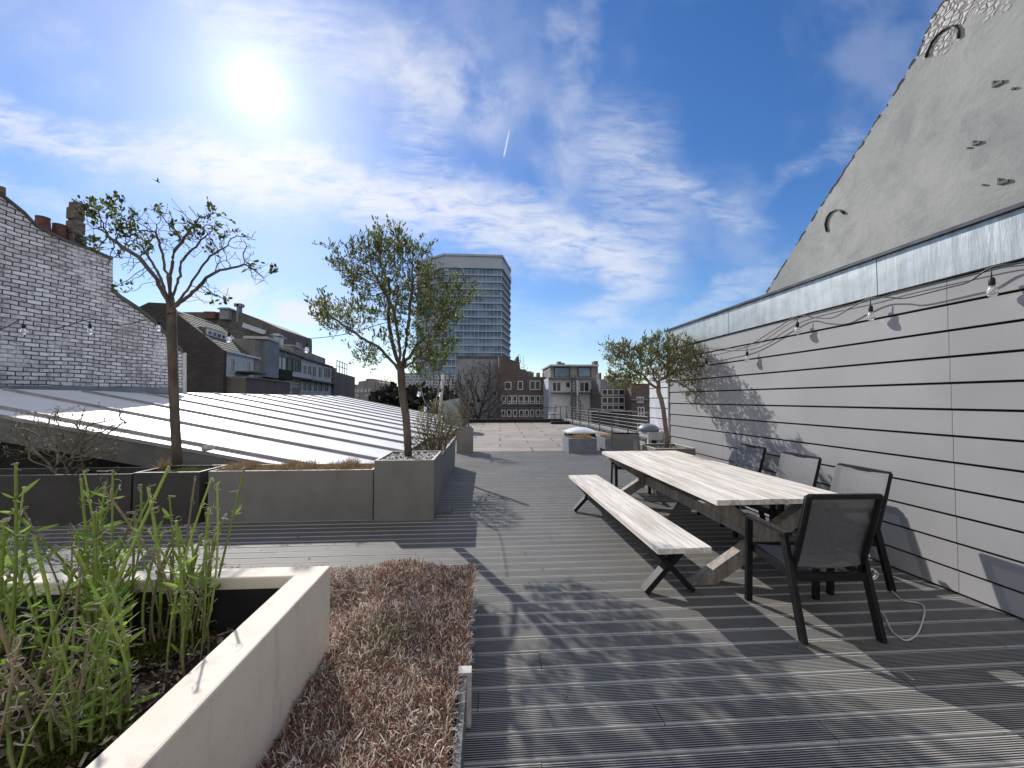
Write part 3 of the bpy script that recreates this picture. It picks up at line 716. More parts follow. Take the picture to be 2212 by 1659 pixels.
for x0, x1, y0, y1 in ((155, 184, 441, 532), (153, 186, 455, 470), (152, 187, 484, 500), (150, 190, 512, 540)):
    p, q = BP(x0+6, y1, -.2), BP(x1-2, y0, -.2); b.hexa([p, Vector((q.x, q.y, p.z)), Vector((q.x, q.y, p.z))-BN*.22, p-BN*.22, Vector((p.x, p.y, q.z)), q, q-BN*.22, Vector((p.x, p.y, q.z))-BN*.22])
b.build('chimney', 'chimney_brick', bw)
p = BP(3, 440, -.2); q = BP(3, 404, -.2); b = MB(); b.tube([p, q], .06, 10); b.build('flue', 'chimney_brick', bw)

# ================================================================== BUILDINGS BEHIND
def facing(name, label, cat, px0, px1, ytop, Y, D, m, ybot=None, base=-13.95, outline=None, partname='wall'):
    """building whose front stands at depth Y; outline optional list of pixels"""
    a = PY(px0, ytop, Y); c_ = PY(px1, ytop, Y)
    root = thing(name, ((a.x+c_.x)/2, Y, base), label, cat)
    b = MB()
    if outline:
        P = [PY(x, y, Y) for x, y in outline]; P = [Vector((P[0].x, Y, base))]+P+[Vector((P[-1].x, Y, base))]
        b.prism(P[::-1], (0, D, 0))
    else: b.box((a.x, Y, base), (c_.x, Y+D, a.z))
    b.build(partname, m, root, uvo=((0, 0, 0), (1, 0, 0)))
    return root
def block(root, Y, x0, y0, x1, y1, m, name, out=.1, D=.3):
    p = PY(x0, y1, Y); q = PY(x1, y0, Y); b = MB(); b.box((p.x, Y-out, p.z), (q.x, Y+D, q.z)); return b.build(name, m, root, uvo=((0, 0, 0), (1, 0, 0)))
def window(root, Y, x0, y0, x1, y1, n=1, fm='frame_white', gm='pane', fw=.09, mid=False, out=.05):
    p = PY(x0, y1, Y); q = PY(x1, y0, Y); b = MB(); X0, X1, Z0, Z1 = p.x, q.x, p.z, q.z; ya, yb = Y-out, Y-.002
    b.box((X0, ya, Z0), (X0+fw, yb, Z1)); b.box((X1-fw, ya, Z0), (X1, yb, Z1)); b.box((X0+fw, ya, Z1-fw), (X1-fw, yb, Z1)); b.box((X0+fw, ya, Z0), (X1-fw, yb, Z0+fw))
    for i in range(1, n): xx = lerp(X0, X1, i/n); b.box((xx-fw/2, ya+.004, Z0+fw), (xx+fw/2, yb, Z1-fw))
    if mid: zz = lerp(Z0, Z1, .3); b.box((X0+fw, ya+.006, zz-fw/2), (X1-fw, yb, zz+fw/2))
    f = b.build('window', fm, root); g_ = MB(); g_.box((X0+fw, Y-.025, Z0+fw), (X1-fw, Y-.003, Z1-fw)); g_.build('pane', gm, f); return f
c4 = lambda x, y: (992.2+x*.2392, 694.5+y*.2392)
# brick building
Yb = 48
bbld = facing('brick_apartment_building', 'brown brick apartment building with white window rows beyond the flat roof', 'building', 1078, 1186, 812, Yb, 10, 'brown_brick',
   outline=[(1078, 768), (1100, 770), (1102, 776), (1113, 780), (1116, 770), (1121, 770), (1122, 784), (1124, 797), (1137, 799), (1139, 813), (1186, 815)])
for r_ in ((410, 545, 470, 615, 1), (527, 538, 575, 617, 1), (635, 535, 733, 617, 2)):
    window(bbld, Yb, *c4(*r_[:2]), *c4(*r_[2:4]), n=r_[4])
for x0, x1 in ((380, 420), (430, 475), (482, 520), (535, 580), (585, 628), (637, 682), (690, 730), (742, 785)):
    window(bbld, Yb, *c4(x0, 668), *c4(x1, 744), mid=True)
for x0, x1 in ((382, 415), (430, 470), (485, 520), (540, 580), (590, 628), (640, 675), (690, 730), (742, 785)):
    window(bbld, Yb, *c4(x0, 797), *c4(x1, 862), mid=True)
for x0, y0, x1, y1 in ((615, 450, 650, 495), (652, 458, 672, 495), (700, 463, 728, 495), (758, 460, 790, 495)): block(bbld, Yb+2, *c4(x0, y0), *c4(x1, y1+12), 'grey_block', 'chimney', D=1)
block(bbld, Yb, *c4(735, 650), *c4(741, 800), 'lead_grey', 'downpipe', .1, .1)
block(bbld, Yb, *c4(350, 748), *c4(800, 760), 'lead_grey', 'ledge', .12, .05)
# grey block
Yg = 52
gbl = facing('grey_concrete_block', 'plain grey windowless concrete block behind the bare trees under the tower', 'building', 985, 1079, 769, Yg, 12, 'grey_block')
block(gbl, Yg, 985, 769, 1079, 774, 'lead_grey', 'parapet'); block(gbl, Yg, 1056, 780, 1058, 905, 'lead_grey', 'downpipe')
for x, y in ((1066, 845), (1010, 820), (1030, 860)): window(gbl, Yg, x, y, x+5, y+9, fm='frame_dark')
# pale modernised building
Ym = 44
mb = facing('pale_terraced_house', 'pale house with two wide top windows and an outside ladder', 'building', *[c4(805, 0)[0], c4(1215, 0)[0]], c4(0, 510)[1], Ym, 8, 'pale_wall')
p = PY(*c4(1215, 505), Ym); q = PY(*c4(1268, 480), Ym+6); b = MB()
b.hexa([(p.x, Ym+.05, -13.9), (q.x, Ym+6, -13.9), (q.x, Ym+8, -13.9), (p.x, Ym+8, -13.9), (p.x, Ym+.05, p.z), (q.x, Ym+6, p.z), (q.x, Ym+8, p.z), (p.x, Ym+8, p.z)]); b.build('side_wall', 'concrete', mb)
block(mb, Ym+1, *c4(820, 398), *c4(1250, 512), 'concrete', 'upper_storey', D=6)
block(mb, Ym+.6, *c4(815, 390), *c4(1258, 402), 'pale_wall', 'roof_edge', D=6.5)
block(mb, Ym+1.4, *c4(890, 362), *c4(918, 395), 'chimney_brick', 'chimney', D=1); block(mb, Ym+1.4, *c4(918, 374), *c4(950, 395), 'chimney_brick', 'chimney', D=1); block(mb, Ym+1.4, *c4(1216, 358), *c4(1250, 395), 'chimney_brick', 'chimney', D=1)
block(mb, Ym, *c4(803, 505), *c4(1220, 516), 'concrete', 'ledge', .5, .2); block(mb, Ym, *c4(830, 636), *c4(1180, 646), 'concrete', 'balcony_slab', .7, .2)
window(mb, Ym+.88, *c4(853, 412), *c4(1000, 506), fm='frame_dark', gm='sky_pane', fw=.12); window(mb, Ym+.88, *c4(1068, 412), *c4(1190, 506), fm='frame_dark', gm='sky_pane', fw=.12)
window(mb, Ym, *c4(838, 545), *c4(920, 635), n=2); window(mb, Ym, *c4(955, 543), *c4(1005, 602)); window(mb, Ym, *c4(1083, 545), *c4(1173, 636), n=2)
block(mb, Ym, *c4(833, 650), *c4(1010, 900), 'frame_white', 'white_panel', .06, .02); block(mb, Ym, *c4(1078, 650), *c4(1176, 900), 'frame_white', 'white_panel', .06, .02)
b = MB()
la = PY(*c4(1014, 480), Ym-1.0); lb = PY(*c4(1016, 900), Ym-1.0); ra = PY(*c4(1048, 480), Ym-1.0)
b.tube([la, lb], .09, 6); b.tube([ra, Vector((ra.x, ra.y, lb.z))], .05, 6)
z = lb.z
while z < la.z-.4: b.tube([(la.x+.05, la.y, z), (ra.x, ra.y, z+.1)], .035, 4); z += .33
b.build('ladder', 'lead_grey', mb)
b = MB(); p = PY(*c4(1066, 530), Ym-.7); b.tube([p, Vector((p.x, p.y, -5))], .1, 8); b.build('flue_pipe', 'frame_white', mb, smooth=True)
# glazed house to the right
Yq = 40
gh = facing('glazed_rear_house', 'dark rear facade with glazed conservatory rows behind the olive tree', 'building', *[c4(1275, 0)[0], c4(1556, 0)[0]], c4(0, 600)[1], Yq, 8, 'grey_brick')
block(gh, Yq+.5, *c4(1272, 522), *c4(1556, 602), 'zinc_grey', 'zinc_roof', D=6)
for r_ in ((1285, 610, 1540, 668), (1285, 682, 1540, 742), (1285, 752, 1540, 800)): window(gh, Yq, *c4(*r_[:2]), *c4(*r_[2:]), n=5, fw=.07)
block(gh, Yq+1, *c4(1262, 465), *c4(1280, 530), 'chimney_brick', 'chimney', D=1)
block(gh, Yq+1, *c4(1330, 490), *c4(1372, 530), 'chimney_brick', 'chimney', D=1)
rh = facing('red_brick_rear_house', 'red brown brick rear house with sash windows beside the white wall', 'building', *[c4(1552, 0)[0], c4(1760, 0)[0]], c4(0, 560)[1], 38, 8, 'brown_brick')
for r_ in ((1600, 680, 1664, 735), (1610, 772, 1670, 858), (1606, 915, 1670, 985)): window(rh, 38, *c4(*r_[:2]), *c4(*r_[2:]), n=2, mid=True)
block(rh, 38, *c4(1552, 700), *c4(1700, 712), 'concrete', 'sill', .2, .1)
lw = facing('garden_wall_house', 'low dark brick outbuilding below the railing', 'building', *[c4(1190, 0)[0], c4(1560, 0)[0]], c4(0, 812)[1], 36, 3, 'dark_brick')
block(lw, 36, *c4(1190, 806), *c4(1560, 816), 'concrete', 'coping', .2, .3)
window(lw, 36, *c4(1400, 850), *c4(1440, 960), fm='lead_grey', gm='pane', fw=.2)
# tower
YT = 180.0
TA = [(-21.9*1.5, 191), (-18.9, YT), (6.8, YT), (11.7, 199), (11.7, 225), (-33, 225)]
tw = thing('office_tower', (-8, 195, -13.9), 'tall glass office tower with pale floor bands and angled corners', 'tower')
def ring(off):      # offset outline
    c = np.array([-10., 203.]); out = []
    n = len(TA)
    for i in range(n):
        p = np.array(TA[i], float); a = np.array(TA[i-1], float); c_ = np.array(TA[(i+1) % n], float)
        d1 = unit(p-a); d2 = unit(c_-p); n1 = np.array([d1[1], -d1[0]]); n2 = np.array([d2[1], -d2[0]]); m_ = unit(n1+n2); out.append(p+m_*off/max(m_.dot(n1), .4))
    return out
def slab(z0, z1, off, m, name, parent=tw):
    b = MB(); P = ring(off); b.prism([(p[0], p[1], z0) for p in P][::-1], (0, 0, z1-z0)); return b.build(name, m, parent)
ztop = PY(1020, 550, YT).z; zw = PY(1020, 580.5, YT).z; fp = 15.34/F*YT
slab(zw, ztop-4.2, .9, 'tower_white', 'parapet_band'); slab(ztop-4.2, ztop-.9, .3, 'tower_white', 'upper_band'); slab(ztop-.9, ztop, .8, 'tower_white', 'roof_edge')
slab(zw-1.0, zw+.02, 1.0, 'tower_white', 'cornice') if False else None
zf = zw
for k in range(17):
    z0 = zf-fp; P = ring(0); b = MB(); g_ = MB()
    slab(z0, z0+.55, .7, 'tower_white', 'floor_band')
    b.prism([(p[0], p[1], z0+.62) for p in P][::-1], (0, 0, fp-.62)); win = b.build('window_strip', 'tower_glass', tw)
    mm = MB()
    for i in (0, 1, 2, 3):
        p = np.array(P[i]); q = np.array(P[(i+1) % 6]); Ls = np.linalg.norm(q-p); n = max(2, int(round(Ls/1.72))); d = unit(q-p); nn = np.array([d[1], -d[0]])
        for j in range(n+1):
            c_ = p+(q-p)*j/n+nn*.08; wd = .13 if j % 2 else .09
            mm.hexa([tuple(c_-d*wd-nn*.1)+(z0+.62,), tuple(c_+d*wd-nn*.1)+(z0+.62,), tuple(c_+d*wd+nn*.1)+(z0+.62,), tuple(c_-d*wd+nn*.1)+(z0+.62,), tuple(c_-d*wd-nn*.1)+(zf,), tuple(c_+d*wd-nn*.1)+(zf,), tuple(c_+d*wd+nn*.1)+(zf,), tuple(c_-d*wd+nn*.1)+(zf,)])
        a = p+nn*.1; c_ = q+nn*.1; zz = z0+1.15
        mm.hexa([tuple(p)+(zz,), tuple(q)+(zz,), tuple(c_)+(zz,), tuple(a)+(zz,), tuple(p)+(zz+.13,), tuple(q)+(zz+.13,), tuple(c_)+(zz+.13,), tuple(a)+(zz+.13,)])
    mm.build('mullions', 'tower_white', win)
    zf = z0
slab(-13.9, zf, -.3, 'tower_glass', 'base')
# podium
Yp = 150
pd = facing('podium_building', 'long low glazed block at the foot of the tower behind the tree', 'building', 868, 992, 806, Yp, 15, 'blue_grey_wall')
for r_ in range(5):
    y0 = 810+r_*13
    for c_ in range(6): window(pd, Yp, 871+c_*20, y0, 888+c_*20, y0+9, n=5, fw=.22)
# far pale building
Yfa = 95
fb = facing('distant_pale_building', 'distant pale apartment house with curved gables left of the bare tree', 'building', 761, 880, 838, Yfa, 15, 'concrete',
  outline=[(761, 830), (765, 830), (768, 835), (773, 832), (775, 824), (790, 822), (791, 818), (805, 818), (806, 822), (811, 820), (815, 824), (822, 827), (828, 834), (880, 838)])
for x in (764, 771, 779, 787, 795): window(fb, Yfa, x, 841, x+5, 847, n=2, fw=.12)
for x in (768, 790): window(fb, Yfa, x, 852, x+6, 858, n=2, fw=.12)
# ---- row of houses on the left, facade plane F1
fa = math.atan((CX-934)/F)-YAW; FD = Vector((-math.sin(fa), math.cos(fa), 0)); FN = Vector((FD.y, -FD.x, 0)); FO = PY(484, 800, 25)
c2 = lambda x, y: (330.8+x*.2093, 595.4+y*.2093)
def FP(px, py, off=0): return PL(px, py, FO+FN*off, FN)
def fblock(root, a, d, m, name, out=.0, depth=.3, base=None):
    """a=(x0,ytop), d=(x1,ybot) in crop pixels; z taken at the left edge"""
    p = FP(*c2(*a)); q0 = FP(*c2(a[0], d[1])); r_ = FP(*c2(d[0], d[1])); z1 = p.z; z0 = q0.z if base is None else base
    A_ = Vector((p.x, p.y, 0)); B_ = Vector((r_.x, r_.y, 0)); o = FN*out; i_ = FN*-depth; b = MB()
    b.hexa([A_+o+Vector((0, 0, z0)), B_+o+Vector((0, 0, z0)), B_+i_+Vector((0, 0, z0)), A_+i_+Vector((0, 0, z0)), A_+o+Vector((0, 0, z1)), B_+o+Vector((0, 0, z1)), B_+i_+Vector((0, 0, z1)), A_+i_+Vector((0, 0, z1))])
    return b.build(name, m, root, uvo=(tuple(FO), tuple(FD)))
def fwin(root, a, d, n=1, gm='pane', fm='frame_white', out=.06, base_out=0, fw=.08):
    p = FP(*c2(*a)); q0 = FP(*c2(a[0], d[1])); r_ = FP(*c2(d[0], d[1])); z1 = p.z; z0 = q0.z
    A_ = Vector((p.x, p.y, 0))+FN*base_out; L = (Vector((r_.x, r_.y, 0))-Vector((p.x, p.y, 0))).length
    def bx(mb_, t0, t1, za, zb, o0, o1):
        P_ = [A_+FD*t0+FN*o1, A_+FD*t1+FN*o1, A_+FD*t1+FN*o0, A_+FD*t0+FN*o0]; mb_.hexa([p_+Vector((0, 0, za)) for p_ in P_]+[p_+Vector((0, 0, zb)) for p_ in P_])
    b = MB(); bx(b, 0, fw, z0, z1, .002, out); bx(b, L-fw, L, z0, z1, .002, out); bx(b, fw, L-fw, z1-fw, z1, .002, out); bx(b, fw, L-fw, z0, z0+fw, .002, out)
    for i in range(1, n): bx(b, L*i/n-fw/2, L*i/n+fw/2, z0+fw, z1-fw, .002, out-.006)
    f = b.build('window', fm, root); g_ = MB(); bx(g_, fw, L-fw, z0+fw, z1-fw, .003, out*.5); g_.build('pane', gm, f)
c1 = lambda x, y: (x*.2991, 370.4+y*.2991)
# house 1 : dark gable, tiled roof with dormer
h1 = thing('dark_gabled_house', (FO.x-3, 27, -13.9), 'dark brick gabled house with a long white dormer window in its tiled roof', 'building')
gpx = [(250, 700), (287, 669), (321, 653), (362, 655), (386, 680), (484, 757)]
P = [PY(x, y, 24.6) for x, y in gpx]; P = [Vector((P[0].x, 24.6, -13.9))]+P+[Vector((P[-1].x, 24.6, -13.9))]
b = MB(); b.prism(P[::-1], (0, .25, 0)); b.build('gable_wall', 'dark_brick', h1, uvo=((0, 0, 0), (1, 0, 0)))
ra_ = PY(375, 668, 25); ea_ = PY(485, 757, 25)
Lh = (FP(*c2(1070, 860))-FO); Lh.z = 0; Lh = Lh.length+.5
b = MB(); nrow = 14
for i in range(nrow):
    a = ra_.lerp(ea_, i/nrow); c_ = ra_.lerp(ea_, (i+1)/nrow)+Vector((0, 0, .0)); u = Vector((0, 0, .07))
    b.hexa([a-u, c_-u, c_-u+FD*Lh, a-u+FD*Lh, a, c_+u*.6, c_+u*.6+FD*Lh, a+FD*Lh])
b.build('roof', 'slate', h1)
# dormer
def DP(px, py): return FP(px, py, -1.3)
b = MB(); p0, p1, p2, p3 = DP(*c2(540, 530)), DP(*c2(745, 590)), DP(*c2(745, 690)), DP(*c2(540, 600))
top = p0.z; b.hexa([Vector((p0.x, p0.y, p3.z-.6)), Vector((p1.x, p1.y, p3.z-.6)), Vector((p1.x, p1.y, p3.z-.6))-FN*2.5, Vector((p0.x, p0.y, p3.z-.6))-FN*2.5, p0, Vector((p1.x, p1.y, p0.z)), Vector((p1.x, p1.y, p0.z))-FN*2.5, p0-FN*2.5]); b.build('dormer', 'lead_grey', h1)
_save = FO.copy(); FO = FO+FN*-1.3
fwin(h1, (545, 545), (742, 620), n=4, base_out=0, out=.08, fw=.12)
FO = _save
w1 = thing('white_rear_annex', tuple(FP(*c2(850, 1000))), 'white rendered annex with two windows below the tiled roof', 'building'); w1.location.z = -13.9
fblock(w1, (737, 775), (1068, 1045), 'pale_wall', 'wall', .05, 1); fblock(w1, (737, 768), (1075, 790), 'frame_white', 'gutter', .25, .3)
fwin(w1, (780, 838), (828, 1000), base_out=.05); fwin(w1, (938, 870), (990, 1000), base_out=.05)
fblock(w1, (1035, 660), (1105, 1045), 'concrete', 'chimney_breast', .1, 1.5); fblock(w1, (1108, 655), (1225, 1045), 'blue_grey_wall', 'stair_tower', .5, 3); fblock(w1, (1090, 625), (1222, 652), 'tile_white', 'tile_capping', .6, 1)
bwl = thing('brown_garden_wall', tuple(FP(*c2(900, 1200))), 'dark brown brick wall below the white annex', 'wall'); bwl.location.z = -13.9
fblock(bwl, (728, 1048), (1240, 1215), 'grey_brick', 'wall', 1.2, .4, base=-13.9); fblock(bwl, (728, 1040), (1240, 1052), 'concrete', 'coping', 1.3, .5)
fblock(bwl, (830, 985), (975, 1005), 'frame_dark', 'balcony_table', 1.1, .2)
# big slate building behind house 1
Yk = 46
bk = facing('tall_slate_building', 'tall dark building with a sloping roof edge and chimneys above the row', 'building', *[c2(520, 0)[0], c2(1320, 0)[0]], c2(0, 600)[1], Yk, 8, 'lead_grey',
  outline=[c2(240, 376), c2(900, 375), c2(1110, 455), c2(1318, 548), c2(1320, 640)])
block(bk, Yk-.5, *c2(525, 372), *c2(640, 440), 'terracotta', 'chimney', D=1.0); block(bk, Yk-.5, *c2(690, 330), *c2(785, 450), 'grey_block', 'chimney', D=1); block(bk, Yk-.5, *c2(680, 340), *c2(800, 350), 'grey_block', 'chimney_cap', .3, 1.4)
block(bk, Yk, *c2(862, 290), *c2(888, 480), 'grey_block', 'flue', D=.6); block(bk, Yk, *c2(838, 288), *c2(912, 318), 'grey_block', 'flue_cap', D=.6)
b = MB(); p = PY(*c2(930, 510), Yk-.3); q = PY(*c2(1160, 590), Yk-.3); b.bar(p, q, .3, .5); b.build('skylight_frame', 'pale_wall', bk)
# concrete balcony house
cb = thing('concrete_balcony_house', tuple(FP(*c2(1370, 1200))), 'grey concrete house with dark balcony openings in the row', 'building'); cb.location.z = -13.9
fblock(cb, (1225, 735), (1528, 1215), 'concrete', 'wall', 0, 6, base=-13.9)
for a_, d_ in (((1225, 800), (1370, 960)), ((1385, 840), (1430, 985)), ((1440, 855), (1520, 990))): fwin(cb, a_, d_, n=3, fm='frame_dark', fw=.1)
fwin(cb, (1350, 1085), (1420, 1215), fw=.18); fwin(cb, (1440, 1100), (1500, 1150), n=2)
fblock(cb, (1360, 990), (1530, 1040), 'pale_wall', 'balcony', .8, .1); fblock(cb, (1225, 960), (1360, 1060), 'void_dark', 'balcony', .6, .1); fblock(cb, (1225, 720), (1530, 745), 'concrete', 'roof_edge', .3, 6)
fblock(cb, (1310, 640), (1395, 745), 'lead_grey', 'roof_room', -1, 3); fblock(cb, (1395, 600), (1445, 745), 'pale_wall', 'chimney', -.8, 1.2); fblock(cb, (1388, 612), (1450, 624), 'pale_wall', 'chimney_cap', -.6, 1.4)
fblock(cb, (1410, 712), (1530, 724), 'tile_white', 'tile_capping', .3, .5)
# pale blue house row
bh = thing('pale_window_row_house', tuple(FP(*c2(1680, 1200))), 'pale blue grey row house with closely set tall windows', 'building'); bh.location.z = -13.9
fblock(bh, (1530, 850), (1835, 1225), 'pale_wall', 'wall', .02, 6, base=-13.9); fblock(bh, (1526, 735), (1832, 850), 'concrete', 'attic', -.6, 5); fblock(bh, (1590, 690), (1625, 745), 'grey_block', 'chimney', -.8, 1)
fblock(bh, (1526, 838), (1836, 855), 'lead_grey', 'gutter', .3, .3); fblock(bh, (1530, 1068), (1838, 1084), 'frame_dark', 'balcony_slab', .9, .1)
for i, x in enumerate((1540, 1590, 1640, 1700, 1755, 1790)): fwin(bh, (x, 915+i*6), (x+34, 1040+i*4), n=2, base_out=.03)
for i, x in enumerate((1540, 1590, 1650, 1705, 1765)): fwin(bh, (x, 1100), (x+36, 1200), n=2, base_out=.03)
eb = thing('brown_end_house', tuple(FP(*c2(1950, 1200))), 'brown block with roof railings at the far end of the row', 'building'); eb.location.z = -13.9
fblock(eb, (1838, 985), (2060, 1240), 'grey_brick', 'wall', .3, 7, base=-13.9); fblock(eb, (1850, 930), (1930, 985), 'chimney_brick', 'roof_room', -.5, 3)
b = MB(); p, q = FP(*c2(1895, 985)), FP(*c2(2000, 1010))
for t in (0, .25, .5, .75, 1): r_ = p.lerp(q, t); b.tube([(r_.x, r_.y, p.z-.3), (r_.x, r_.y, p.z+1.5)], .05, 4)
for dz in (.7, 1.4): b.tube([(p.x, p.y, p.z+dz), (q.x, q.y, p.z+dz)], .05, 4)
b.build('roof_railing', 'lead_grey', eb)
# dark hedge mass and garden beyond the metal roof
hp = []
for i in range(5200):
    px = random.uniform(806, 985); Yh = random.uniform(40, 58); t_ = (px-806)/179; ytop = 846+7*math.sin(px*.11)+4*math.sin(px*.31)+ (6 if px > 930 else 0)
    p = PY(px, ytop, 50); hp.append((p.x*Yh/50, Yh, random.uniform(-3, p.z)))
hp = np.array(hp); n = len(hp); Q = leaves(hp, rng.normal(size=(n, 3)), np.full(n, .9), np.full(n, .5)); cc = np.tile(np.array([[.025, .032, .020]]), (n, 1))*(.4+1.2*rng.random((n, 1)))
o = face_cloud('hedge_mass', Q, np.concatenate([cc, cc]), 'plain_attr'); tag(o, 'dark mass of evergreen shrubs beyond the metal roof', 'shrubs', kind='stuff')
b = MB(); p = PY(806, 856, 56); q = PY(992, 856, 56); b.box((p.x, 58.5, -13.9), (q.x, 59, p.z)); tag(b.build('dark_garden_wall', 'void_dark'), 'dark wall behind the evergreen shrubs', 'wall')
# bare trees
def bare(px, py_top, pxs, Y, label, nat=420, tw_=.035, base_r=.22, fork=.35, name='bare_tree'):
    top = PY(px, py_top, Y); k = Y/F; zb = -4.0; zt = top.z; h = zt-zb
    chain = [(top.x+random.uniform(-.2, .2)*i/8, Y, zb+(h*fork)*i/8) for i in range(9)]
    make_tree(name, label, 'tree', chain, [((top.x, Y, zb+h*.70), (pxs*k, pxs*k*.8, h*.31), 1, .1), ((top.x-pxs*k*.6, Y, zb+h*.6), (pxs*k*.5, pxs*k*.5, h*.22), .5, .1), ((top.x+pxs*k*.6, Y, zb+h*.62), (pxs*k*.5, pxs*k*.5, h*.22), .5, .1)], nat*2, h*.022, h*.3, h*.026, tw_*.6, base_r, None, 'bare_twig', group=None, wob=.35)
bare(1035, 775, 66, 34, 'large bare branching tree in front of the grey block', 1100, .022, .25)
bare(966, 790, 46, 30, 'slender bare tree left of the large one, behind the leaning post', 600, .02, .16)
bare(832, 808, 30, 44, 'small bare tree beyond the metal roof', 500, .03, .16)
bare(1123, 765, 22, 62, 'leafless tree top showing behind the brown brick building', 350, .04, .16)
bare(1245, 850, 22, 33, 'thin bare bush in front of the pale house', 300, .02, .08)

# ================================================================== RAILING, ROOF ITEMS
rl = thing('steel_railing', tuple(rr1.lerp(rr0, .5)), 'steel terrace railing with horizontal rods along the flat roof edge', 'railing')
q4 = lambda x: c4(x, 0)[0]
dR = (rr0-rr1).normalized()
def rpt(px):      # point on the rail line for a pixel column
    n_ = Vector((-dR.y, dR.x, 0)); return PL(px, 862, rr1, n_)
post_px = [870, 915, 965, 1022, 1090, 1168, 1263, 1377, 1518, 1705]
pp = [rpt(q4(x)) for x in post_px]
for p in pp:
    b = MB(); b.box((p.x-.022, p.y-.03, -.05), (p.x+.022, p.y+.03, 1.05)); b.build('post', 'dark_steel', rl)
a, c_ = pp[0], pp[-1]
b = MB(); b.bar((a.x, a.y, 1.075), (c_.x, c_.y, 1.075), .07, .045); b.build('handrail', 'rail_steel', rl)
for i in range(6):
    z = .17+i*.15; b = MB(); b.tube([(a.x, a.y, z), (c_.x, c_.y, z)], .011, 6); b.build('rod', 'rail_steel', rl)
fr = thing('far_railing', (a.x-5, YF, 0), 'thin dark railing across the far end of the flat roof', 'railing')
for z in (.98, .5):
    b = MB(); b.tube([(XL-1, YF+.1, z), (a.x, a.y if False else YF+.1, z)], .02, 6); b.build('rod', 'dark_steel', fr)
for x in (XL, 0.6, 2.4, a.x-.4): b = MB(); b.box((x-.02, YF+.08, .1), (x+.02, YF+.12, 1.0)); b.build('post', 'dark_steel', fr)
pv = thing('tiled_parapet', tuple(rr1), 'low roof edge capped with rounded pale tiles beside the railing', 'parapet')
b = MB(); o_ = Vector((.3, 0, 0)); b.hexa([rr1+o_+Vector((-.15, 0, -.1)), rr0+o_+Vector((-.15, 0, -.1)), rr0+o_+Vector((.25, 0, -.1)), rr1+o_+Vector((.25, 0, -.1)), rr1+o_+Vector((-.15, 0, .05)), rr0+o_+Vector((-.15, 0, .05)), rr0+o_+Vector((.25, 0, .05)), rr1+o_+Vector((.25, 0, .05))]); b.build('base', 'dark_brick', pv)
b = MB(); L = (rr0-rr1).length; n = int(L/.24)
for i in range(n):
    p = rr1.lerp(rr0, (i+.5)/n)+o_+Vector((.05, 0, .06)); b.tube([p+Vector((-.2, -.05, 0)), p+Vector((-.1, 0, .05)), p+Vector((.1, .03, .05)), p+Vector((.22, .06, -.02))], [.05, .075, .08, .07], 8)
b.build('tile_capping', 'tile_white', pv, smooth=True)
# skylight
skc_ = G(1259, 941, 0); sy = 16.2; p0 = PY(1226, 935, sy); p1 = PY(1293, 935, sy)
sl = thing('skylight_dome', ((p0.x+p1.x)/2, sy+.55, -.05), 'white domed rooflight on a black upstand on the flat roof', 'skylight')
xm = (p0.x+p1.x)/2; hw = (p1.x-p0.x)/2; zb = PY(1259, 934, sy).z
b = MB(); b.hexa([(xm-hw*.9, sy, -.05), (xm+hw*.9, sy, -.05), (xm+hw*.9, sy+1.15, -.05), (xm-hw*.9, sy+1.15, -.05), (xm-hw*.8, sy+.05, zb-.05), (xm+hw*.8, sy+.05, zb-.05), (xm+hw*.8, sy+1.1, zb-.05), (xm-hw*.8, sy+1.1, zb-.05)]); b.build('upstand', 'void_dark', sl)
b = MB(); b.box((xm-hw, sy-.05, zb-.05), (xm+hw, sy+1.2, zb)); b.build('rim', 'ac_white', sl)
b = MB(); n = 14
gr = [[(xm-hw*.94+1.88*hw*i/n, sy+1.13*j/n, zb+.002+.18*(max(0, 1-(2*i/n-1)**2)**.7)*(max(0, 1-(2*j/n-1)**2)**.7)) for i in range(n+1)] for j in range(n+1)]
for j in range(n):
    for i in range(n): b.quad([gr[j][i], gr[j][i+1], gr[j+1][i+1], gr[j+1][i]])
b.build('dome', 'dome', sl, smooth=True)
# AC box far
p = G(1186, 911, -.05); b = LB(); b.box((0, -.2, 0), (.5, .2, .62)); b.box((.03, -.21, .05), (.3, -.2, .55)); b.box((0, -.2, .62), (.55, .25, .66))
o = b.build('vent_box', 'ac_white', None); o.location = (p.x, p.y, -.05); tag(o, 'small white ventilation box at the far roof edge by the railing', 'vent')
b = LB(); b.box((-1.4, -.5, 0), (1.6, .5, .3)); o = b.build('roof_crate', 'void_dark'); pq = G(1208, 914, 0); o.location = (pq.x, pq.y, -.05); o.scale = (.4, .4, .6); tag(o, 'flat dark box beside the small white ventilation box', 'box')
